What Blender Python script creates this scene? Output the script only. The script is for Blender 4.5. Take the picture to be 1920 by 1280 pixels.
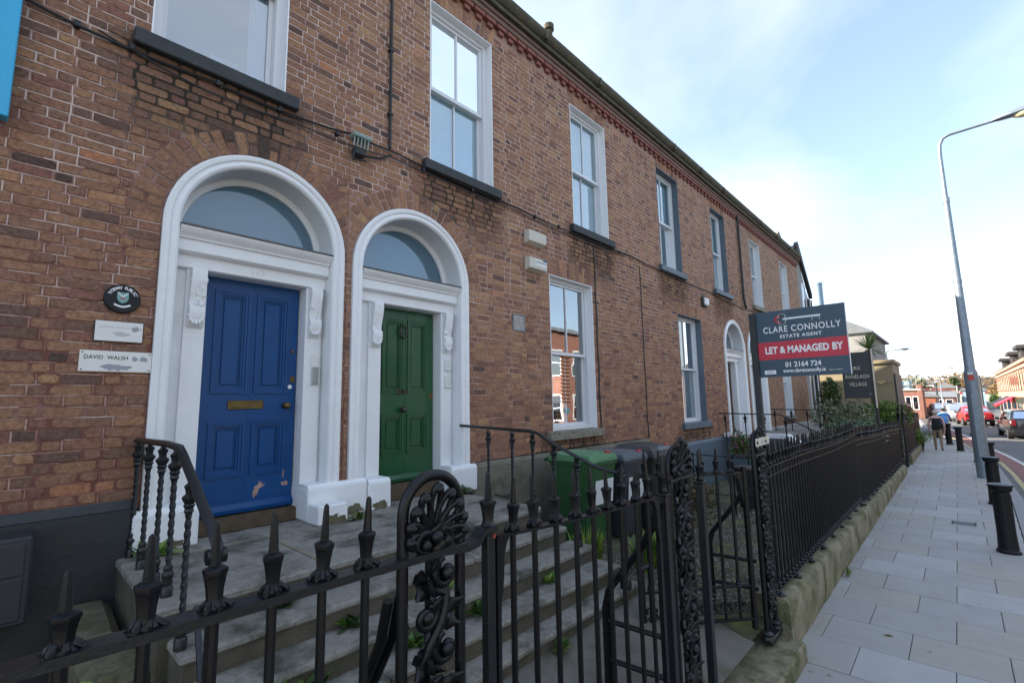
import bpy, bmesh, math, random
from math import sin, cos, pi, radians as R, sqrt, atan2
from mathutils import Vector, Matrix
rnd = random.Random(7)
S = bpy.context.scene
for o in list(bpy.data.objects): bpy.data.objects.remove(o)
COL = S.collection

# ------------------------------------------------------------------ camera
FPX, YAW, PITCH, ROLL = 892.55, R(47.1749), R(7.2745), R(-1.0471)
CAM = Vector((0, -4.5, 2.3))
_fw = Vector((sin(YAW)*cos(PITCH), cos(YAW)*cos(PITCH), sin(PITCH)))
_r = Vector((cos(YAW), -sin(YAW), 0)); _u = _r.cross(_fw)
RX = cos(ROLL)*_r + sin(ROLL)*_u; UX = -sin(ROLL)*_r + cos(ROLL)*_u
cd = bpy.data.cameras.new('camera'); cam = bpy.data.objects.new('camera', cd); COL.objects.link(cam)
cam.matrix_world = Matrix.Translation(CAM) @ Matrix((RX, UX, -_fw)).transposed().to_4x4()
cd.sensor_width = 36; cd.lens = FPX/1920*36; cd.clip_start = .05; cd.clip_end = 2000
S.camera = cam
def proj(x, y, z):
    v = Vector((x, y, z)) - CAM; d = v.dot(_fw)
    if d < .05: return None
    return 960 + FPX*v.dot(RX)/d, 640 - FPX*v.dot(UX)/d, d

# ------------------------------------------------------------------ sky, sun, exposure
SUN_EL, SUN_AZ = R(30), R(-32)          # sun stands behind the terrace; azimuth measured from +y towards +x
w = bpy.data.worlds.new('World'); S.world = w; w.use_nodes = True
nt = w.node_tree; N = nt.nodes; L = nt.links
bg = N['Background']
sky = N.new('ShaderNodeTexSky'); sky.sky_type = 'NISHITA'; sky.sun_disc = False
sky.sun_elevation = SUN_EL; sky.sun_rotation = SUN_AZ; sky.air_density = 1.0; sky.dust_density = 1.2; sky.ozone_density = 1.3
tc = N.new('ShaderNodeTexCoord'); sp = N.new('ShaderNodeSeparateXYZ'); L.new(tc.outputs['Generated'], sp.inputs[0])
def wm(op, a, b=None):
    n = N.new('ShaderNodeMath'); n.operation = op
    for i, q in enumerate((a, b)):
        if q is None: continue
        if isinstance(q, (int, float)): n.inputs[i].default_value = q
        else: L.new(q, n.inputs[i])
    return n.outputs[0]
zz = wm('ADD', wm('MAXIMUM', sp.outputs[2], 0.0), .16)
cv = N.new('ShaderNodeCombineXYZ'); L.new(wm('DIVIDE', sp.outputs[0], zz), cv.inputs[0]); L.new(wm('DIVIDE', sp.outputs[1], zz), cv.inputs[1])
cl = N.new('ShaderNodeTexNoise'); cl.inputs['Scale'].default_value = .62; cl.inputs['Detail'].default_value = 7; cl.inputs['Roughness'].default_value = .52; cl.inputs['Distortion'].default_value = .35
mp = N.new('ShaderNodeMapping'); mp.inputs['Location'].default_value = (5.1, 2.2, 0); L.new(cv.outputs[0], mp.inputs[0]); L.new(mp.outputs[0], cl.inputs['Vector'])
cr = N.new('ShaderNodeValToRGB'); cr.color_ramp.elements[0].position = .42; cr.color_ramp.elements[1].position = .66; L.new(cl.outputs[0], cr.inputs[0])
hz = wm('POWER', wm('SUBTRACT', 1.0, wm('MAXIMUM', sp.outputs[2], 0.0)), 10.0)      # thin cloud bank thickens to the horizon
cm = wm('MINIMUM', wm('ADD', wm('ADD', wm('MULTIPLY', cr.outputs[0], .7), .12), wm('MULTIPLY', hz, .6)), .96)
mx = N.new('ShaderNodeMix'); mx.data_type = 'RGBA'; L.new(cm, mx.inputs[0]); L.new(sky.outputs[0], mx.inputs[6]); mx.inputs[7].default_value = (3.1, 3.3, 3.5, 1)
L.new(mx.outputs[2], bg.inputs[0]); bg.inputs[1].default_value = .085
sd = bpy.data.lights.new('sun', 'SUN'); sd.energy = 3.4; sd.angle = R(.6); sd.color = (1, .89, .75)
so = bpy.data.objects.new('sun', sd); COL.objects.link(so)
sdir = Vector((sin(SUN_AZ)*cos(SUN_EL), cos(SUN_AZ)*cos(SUN_EL), sin(SUN_EL)))
so.rotation_euler = sdir.to_track_quat('Z', 'Y').to_euler()
S.view_settings.view_transform = 'Standard'; S.view_settings.look = 'None'; S.view_settings.gamma = 1
S.view_settings.use_curve_mapping = False; S.view_settings.exposure = 2.35
S.cycles.use_denoising = True
S.cycles.max_bounces = 8; S.cycles.transparent_max_bounces = 12

# ------------------------------------------------------------------ mesh builder
class MB:
    def __init__(s): s.v = []; s.f = []; s.m = []; s.t = []; s.k = []; s.ct = 0; s.ck = 0; s.cm = 0
    def add(s, vs, fs):
        b = len(s.v); s.v += [tuple(q) for q in vs]
        for f in fs: s.f.append([b+i for i in f]); s.m.append(s.cm); s.t.append(s.ct); s.k.append(s.ck)
        return s
    def box(s, x0, x1, y0, y1, z0, z1):
        return s.add([(x, y, z) for z in (z0, z1) for y in (y0, y1) for x in (x0, x1)],
            [(0,2,3,1),(4,5,7,6),(0,1,5,4),(2,6,7,3),(0,4,6,2),(1,3,7,5)])
    def cbox(s, x0, x1, y0, y1, z0, z1, c=.008, j=0):
        """box with chamfered edges and an optional jitter of its corners"""
        X = (x0, x1); Y = (y0, y1); Z = (z0, z1); V = []; idx = {}
        for a in (0, 1):
            for b in (0, 1):
                for d in (0, 1):
                    p = [X[a], Y[b], Z[d]]; g = [c*(1-2*a), c*(1-2*b), c*(1-2*d)]
                    jj = [rnd.uniform(-j, j) for _ in range(3)] if j else (0, 0, 0)
                    for k in range(3):
                        q = [p[i] + (g[i] if i != k else 0) + jj[i] for i in range(3)]
                        idx[(a, b, d, k)] = len(V); V.append(q)
        F = []
        for k in range(3):
            o = [i for i in range(3) if i != k]
            for e in (0, 1):
                def I(p, q):
                    t = [0, 0, 0]; t[k] = e; t[o[0]] = p; t[o[1]] = q; return idx[(t[0], t[1], t[2], k)]
                q = [I(0,0), I(1,0), I(1,1), I(0,1)]
                if (e == 1) == (k == 1): q.reverse()
                F.append(q)
        for k in range(3):
            o = [i for i in range(3) if i != k]
            for p in (0, 1):
                for q in (0, 1):
                    def I(e, kk):
                        t = [0, 0, 0]; t[k] = e; t[o[0]] = p; t[o[1]] = q; return idx[(t[0], t[1], t[2], kk)]
                    F.append([I(0, o[0]), I(1, o[0]), I(1, o[1]), I(0, o[1])])
        for a in (0, 1):
            for b in (0, 1):
                for d in (0, 1): F.append([idx[(a, b, d, k)] for k in range(3)])
        return s.add(V, F)
    def ring(s, rings, closed=False, caps=True, loop=True):
        """skin a list of equal-length rings of points"""
        n = len(rings[0]); V = [p for r in rings for p in r]; F = []
        m = len(rings)
        for i in range(m if closed else m-1):
            a, b = i*n, ((i+1) % m)*n
            for j in range(n if loop else n-1): F.append((a+j, a+(j+1) % n, b+(j+1) % n, b+j))
        if caps and not closed: F.append(tuple(range(n))[::-1]); F.append(tuple(range((m-1)*n, m*n)))
        return s.add(V, F)
    def tube(s, pts, r, n=8, twist=0, flat=1, closed=False, rot=0):
        P = [Vector(p) for p in pts]; m = len(P); rings = []; nrm = None
        for i in range(m):
            if closed: t = P[(i+1) % m] - P[i-1]
            else: t = P[min(i+1, m-1)] - P[max(i-1, 0)]
            t.normalize()
            if nrm is None:
                ref = Vector((0, 1, 0)) if abs(t.y) < .9 else Vector((1, 0, 0)); nrm = (ref - t*ref.dot(t)).normalized()
            else:
                nn = nrm - t*nrm.dot(t)
                if nn.length > 1e-6: nrm = nn.normalized()
            bn = t.cross(nrm); rr = r[i] if isinstance(r, (list, tuple)) else r
            tw = twist*i + rot
            rings.append([P[i] + (nrm*cos(tw+2*pi*k/n)*flat + bn*sin(tw+2*pi*k/n))*rr for k in range(n)])
        return s.ring(rings, closed=closed)
    def lathe(s, prof, c=(0, 0, 0), n=12, rot=0, sx=1, sy=1):
        return s.ring([[(c[0]+r*cos(rot+2*pi*k/n)*sx, c[1]+r*sin(rot+2*pi*k/n)*sy, c[2]+z) for k in range(n)] for r, z in prof])
    def prism(s, poly, o, U, V, W):
        """polygon (u,v) in plane o+uU+vV extruded along W"""
        o, U, V, W = map(Vector, (o, U, V, W)); n = len(poly)
        a = [o+U*p+V*q for p, q in poly]; b = [p+W for p in a]
        return s.add(a+b, [tuple(range(n)), tuple(range(2*n-1, n-1, -1))] + [(i, i+n, (i+1) % n+n, (i+1) % n) for i in range(n)])
    def quad(s, a, b, c, d): return s.add([a, b, c, d], [(0, 1, 2, 3)])
    def ball(s, c, r, n=10, m=6, sq=(1, 1, 1)):
        return s.ring([[(c[0]+r*sq[0]*sin(pi*(i+.02)/(m+.04))*cos(2*pi*k/n), c[1]+r*sq[1]*sin(pi*(i+.02)/(m+.04))*sin(2*pi*k/n), c[2]-r*sq[2]*cos(pi*(i+.02)/(m+.04))) for k in range(n)] for i in range(m+1)])

def mesh(name, mb, mats, smooth=False, ang=40, off=None):
    me = bpy.data.meshes.new(name)
    v = mb.v if off is None else [(a-off[0], b-off[1], c-off[2]) for a, b, c in mb.v]
    me.from_pydata(v, [], mb.f)
    if not isinstance(mats, (list, tuple)): mats = [mats]
    for m in mats: me.materials.append(m)
    if len(mats) > 1: me.polygons.foreach_set('material_index', mb.m)
    if any(mb.t) or any(mb.k):
        a = me.attributes.new('tint', 'FLOAT', 'FACE'); a.data.foreach_set('value', [float(q) for q in mb.t])
        a = me.attributes.new('soot', 'FLOAT', 'FACE'); a.data.foreach_set('value', [float(q) for q in mb.k])
    bm = bmesh.new(); bm.from_mesh(me); bmesh.ops.recalc_face_normals(bm, faces=bm.faces); bm.to_mesh(me); bm.free()
    if smooth:
        me.shade_smooth(); me.set_sharp_from_angle(angle=R(ang))
    return me
def wpos(o):
    p = Vector((0, 0, 0))
    while o: p += o.location; o = o.parent
    return p
def obj(name, mb, mats, parent=None, smooth=False, ang=40, W=False, raw=False, **props):
    """link one mesh object; W: the points are world coordinates, parent has no rotation"""
    off = wpos(parent) if (W and parent) else None
    o = bpy.data.objects.new(name, mesh(name, mb, mats, smooth, ang, off)); COL.objects.link(o)
    if parent: o.parent = parent
    for k, v in props.items(): o[k] = v
    return o
def thing(name, label, cat, loc=(0, 0, 0), rz=0, group=None):
    o = bpy.data.objects.new(name, None); COL.objects.link(o); o.location = loc; o.rotation_euler = (0, 0, rz)
    o['label'] = label; o['category'] = cat; o.empty_display_size = .2
    if group: o['group'] = group
    return o
def tag(o, label, cat, group=None):
    o['label'] = label; o['category'] = cat
    if group: o['group'] = group
    return o
def struct(name, mb, mats, **k):
    o = obj(name, mb, mats, **k); o['kind'] = 'structure'; return o
KIDS = {}
def kids(o): return [c for c in bpy.data.objects if c.parent == o]
def dup(src, loc, rz=None, label=None, scale=None):
    def cp(o, par):
        c = o.copy(); COL.objects.link(c)
        if par: c.parent = par
        for q in kids(o): cp(q, c)
        return c
    c = cp(src, None); c.location = loc
    if rz is not None: c.rotation_euler = (0, 0, rz)
    if scale: c.scale = (scale,)*3
    if label: c['label'] = label
    return c
def own(mb, name, mats, label, cat, smooth=False, ang=40, group=None, base=None):
    """a thing that is one mesh, its origin at its base"""
    if base is None:
        zs = min(p[2] for p in mb.v); base = (sum(p[0] for p in mb.v)/len(mb.v), sum(p[1] for p in mb.v)/len(mb.v), zs)
    mb.v = [(a-base[0], b-base[1], c-base[2]) for a, b, c in mb.v]
    o = obj(name, mb, mats, smooth=smooth, ang=ang); o.location = base
    return tag(o, label, cat, group)
def text(name, s, mat, parent, o, U, V, size, align='CENTER', depth=.002, bold=0, sp=1.0, squash=1.0, W=True):
    cu = bpy.data.curves.new(name, 'FONT'); cu.body = s; cu.size = size; cu.align_x = align; cu.align_y = 'CENTER'
    cu.extrude = depth; cu.offset = bold; cu.space_character = sp; cu.resolution_u = 3
    t = bpy.data.objects.new(name, cu); COL.objects.link(t)
    dg = bpy.context.evaluated_depsgraph_get(); me = bpy.data.meshes.new_from_object(t.evaluated_get(dg))
    bpy.data.objects.remove(t); me.materials.clear(); me.materials.append(mat)
    U = Vector(U).normalized(); V = Vector(V).normalized(); Nn = U.cross(V)
    base = Vector(o) - (wpos(parent) if W else Vector((0, 0, 0)))
    for v in me.vertices: v.co = base + U*v.co.x*squash + V*v.co.y + Nn*v.co.z
    ob = bpy.data.objects.new(name, me); COL.objects.link(ob); ob.parent = parent
    return ob

# ------------------------------------------------------------------ materials
def hexc(h):
    h = h.lstrip('#'); c = [int(h[i:i+2], 16)/255 for i in (0, 2, 4)]
    return tuple((q/12.92 if q <= .04045 else ((q+.055)/1.055)**2.4) for q in c) + (1,)
def mat(name, col, rough=.6, col2=None, nscale=8, namt=.5, bump=0, bscale=60, metal=0, spec=.5, coat=0, col3=None, n3=2.0, t3=(.55, .7), **k):
    m = bpy.data.materials.new(name); m.use_nodes = True; t = m.node_tree; n = t.nodes; l = t.links; b = n['Principled BSDF']
    c = hexc(col) if isinstance(col, str) else tuple(col)+(1,)
    b.inputs['Base Color'].default_value = c; b.inputs['Roughness'].default_value = rough; b.inputs['Metallic'].default_value = metal
    b.inputs['Specular IOR Level'].default_value = spec; b.inputs['Coat Weight'].default_value = coat; b.inputs['Coat Roughness'].default_value = .08
    tcn = n.new('ShaderNodeTexCoord'); vec = tcn.outputs['Object']
    if k.get('world'): g = n.new('ShaderNodeNewGeometry'); vec = g.outputs['Position']
    cur = None
    if col2:
        c2 = hexc(col2) if isinstance(col2, str) else tuple(col2)+(1,)
        no = n.new('ShaderNodeTexNoise'); no.inputs['Scale'].default_value = nscale; no.inputs['Detail'].default_value = 6; no.inputs['Roughness'].default_value = .6; l.new(vec, no.inputs['Vector'])
        ra = n.new('ShaderNodeValToRGB'); ra.color_ramp.elements[0].position = .5-.35*(1-namt)-.02; ra.color_ramp.elements[1].position = .5+.35*(1-namt)+.02
        ra.color_ramp.elements[0].color = c; ra.color_ramp.elements[1].color = c2; l.new(no.outputs[0], ra.inputs[0]); cur = ra.outputs[0]
    if col3:
        c3 = hexc(col3) if isinstance(col3, str) else tuple(col3)+(1,)
        no = n.new('ShaderNodeTexNoise'); no.inputs['Scale'].default_value = n3; no.inputs['Detail'].default_value = 8; no.inputs['Roughness'].default_value = .7; l.new(vec, no.inputs['Vector'])
        ra = n.new('ShaderNodeValToRGB'); ra.color_ramp.elements[0].position = t3[0]; ra.color_ramp.elements[1].position = t3[1]; l.new(no.outputs[0], ra.inputs[0])
        mi = n.new('ShaderNodeMix'); mi.data_type = 'RGBA'; l.new(ra.outputs[0], mi.inputs[0]); mi.inputs[7].default_value = c3
        if cur: l.new(cur, mi.inputs[6])
        else: mi.inputs[6].default_value = c
        cur = mi.outputs[2]
    if cur: l.new(cur, b.inputs['Base Color'])
    if bump:
        no = n.new('ShaderNodeTexNoise'); no.inputs['Scale'].default_value = bscale; no.inputs['Detail'].default_value = 5; l.new(vec, no.inputs['Vector'])
        bu = n.new('ShaderNodeBump'); bu.inputs['Strength'].default_value = 1; bu.inputs['Distance'].default_value = bump; l.new(no.outputs[0], bu.inputs['Height']); l.new(bu.outputs[0], b.inputs['Normal'])
    return m
def brickmat(name, cols, moss='#5b5334'):
    m = bpy.data.materials.new(name); m.use_nodes = True; t = m.node_tree; n = t.nodes; l = t.links; b = n['Principled BSDF']
    g = n.new('ShaderNodeNewGeometry')
    a = n.new('ShaderNodeAttribute'); a.attribute_name = 'tint'; ra = n.new('ShaderNodeValToRGB'); e = ra.color_ramp.elements
    for i, c in enumerate(cols):
        p = i/(len(cols)-1)
        q = e[0] if i == 0 else (e[len(e)-1] if i == len(cols)-1 else e.new(p)); q.position = p; q.color = hexc(c)
    l.new(a.outputs['Fac'], ra.inputs[0])
    no = n.new('ShaderNodeTexNoise'); no.inputs['Scale'].default_value = 30; no.inputs['Detail'].default_value = 9; no.inputs['Roughness'].default_value = .82; l.new(g.outputs['Position'], no.inputs['Vector'])
    hv = n.new('ShaderNodeMapRange'); hv.inputs[1].default_value = .3; hv.inputs[2].default_value = .75; hv.inputs[3].default_value = .34; hv.inputs[4].default_value = 1.62; l.new(no.outputs[0], hv.inputs[0])
    mu = n.new('ShaderNodeMix'); mu.data_type = 'RGBA'; mu.blend_type = 'MULTIPLY'; mu.inputs[0].default_value = 1; l.new(ra.outputs[0], mu.inputs[6])
    l.new(hv.outputs[0], mu.inputs[7])
    n2 = n.new('ShaderNodeTexNoise'); n2.inputs['Scale'].default_value = 9; n2.inputs['Detail'].default_value = 8; n2.inputs['Roughness'].default_value = .75; l.new(g.outputs['Position'], n2.inputs['Vector'])
    r2 = n.new('ShaderNodeValToRGB'); r2.color_ramp.elements[0].position = .6; r2.color_ramp.elements[1].position = .72; l.new(n2.outputs[0], r2.inputs[0])
    m2 = n.new('ShaderNodeMix'); m2.data_type = 'RGBA'; l.new(r2.outputs[0], m2.inputs[0]); l.new(mu.outputs[2], m2.inputs[6]); m2.inputs[7].default_value = hexc(moss)
    a2 = n.new('ShaderNodeAttribute'); a2.attribute_name = 'soot'
    sm = n.new('ShaderNodeMath'); sm.operation = 'MULTIPLY'; l.new(a2.outputs['Fac'], sm.inputs[0])
    s2 = n.new('ShaderNodeMapRange'); s2.inputs[1].default_value = .3; s2.inputs[2].default_value = .6; s2.inputs[3].default_value = 1.0; s2.inputs[4].default_value = .55; l.new(n2.outputs[0], s2.inputs[0]); l.new(s2.outputs[0], sm.inputs[1])
    m3 = n.new('ShaderNodeMix'); m3.data_type = 'RGBA'; l.new(sm.outputs[0], m3.inputs[0]); l.new(m2.outputs[2], m3.inputs[6]); m3.inputs[7].default_value = hexc('#2b2824')
    l.new(m3.outputs[2], b.inputs['Base Color']); b.inputs['Roughness'].default_value = .88; b.inputs['Specular IOR Level'].default_value = .25
    bu = n.new('ShaderNodeBump'); bu.inputs['Distance'].default_value = .006; l.new(no.outputs[0], bu.inputs['Height']); l.new(bu.outputs[0], b.inputs['Normal'])
    return m
def mortarmat(name, light, red, zlo=1.5, zhi=5.5):
    m = bpy.data.materials.new(name); m.use_nodes = True; t = m.node_tree; n = t.nodes; l = t.links; b = n['Principled BSDF']
    g = n.new('ShaderNodeNewGeometry'); no = n.new('ShaderNodeTexNoise'); no.inputs['Scale'].default_value = 3.2; no.inputs['Detail'].default_value = 8; no.inputs['Roughness'].default_value = .72; l.new(g.outputs['Position'], no.inputs['Vector'])
    s = n.new('ShaderNodeSeparateXYZ'); l.new(g.outputs['Position'], s.inputs[0])
    h = n.new('ShaderNodeMapRange'); h.inputs[1].default_value = zlo; h.inputs[2].default_value = zhi; h.inputs[3].default_value = .13; h.inputs[4].default_value = -.1; l.new(s.outputs[2], h.inputs[0])
    ad = n.new('ShaderNodeMath'); l.new(no.outputs[0], ad.inputs[0]); l.new(h.outputs[0], ad.inputs[1])
    ra = n.new('ShaderNodeValToRGB'); ra.color_ramp.elements[0].position = .4; ra.color_ramp.elements[1].position = .62
    ra.color_ramp.elements[0].color = hexc(light); ra.color_ramp.elements[1].color = hexc(red); l.new(ad.outputs[0], ra.inputs[0])
    a2 = n.new('ShaderNodeAttribute'); a2.attribute_name = 'soot'
    m3 = n.new('ShaderNodeMix'); m3.data_type = 'RGBA'; l.new(a2.outputs['Fac'], m3.inputs[0]); l.new(ra.outputs[0], m3.inputs[6]); m3.inputs[7].default_value = hexc('#33302b')
    l.new(m3.outputs[2], b.inputs['Base Color']); b.inputs['Roughness'].default_value = .95; b.inputs['Specular IOR Level'].default_value = .1
    return m
def glassmat(name, tintc, refl=.28):
    """thin window glass: a fresnel mix of mirror and see-through"""
    m = bpy.data.materials.new(name); m.use_nodes = True; t = m.node_tree; n = t.nodes; l = t.links
    out = n['Material Output']; n.remove(n['Principled BSDF'])
    tr = n.new('ShaderNodeBsdfTransparent'); tr.inputs[0].default_value = hexc(tintc); gl = n.new('ShaderNodeBsdfGlossy'); gl.inputs['Roughness'].default_value = .015; gl.inputs[0].default_value = (.94, .97, 1, 1)
    fr = n.new('ShaderNodeLayerWeight'); fr.inputs[0].default_value = .42; mr = n.new('ShaderNodeMapRange'); mr.inputs[3].default_value = refl; mr.inputs[4].default_value = .92; l.new(fr.outputs['Fresnel'], mr.inputs[0])
    no = n.new('ShaderNodeTexNoise'); no.inputs['Scale'].default_value = 1.6; tcn = n.new('ShaderNodeTexCoord'); l.new(tcn.outputs['Object'], no.inputs['Vector']); bu = n.new('ShaderNodeBump'); bu.inputs['Distance'].default_value = .0016; l.new(no.outputs[0], bu.inputs['Height']); l.new(bu.outputs[0], gl.inputs['Normal'])
    mi = n.new('ShaderNodeMixShader'); l.new(mr.outputs[0], mi.inputs[0]); l.new(tr.outputs[0], mi.inputs[1]); l.new(gl.outputs[0], mi.inputs[2]); l.new(mi.outputs[0], out.inputs[0])
    return m
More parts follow.
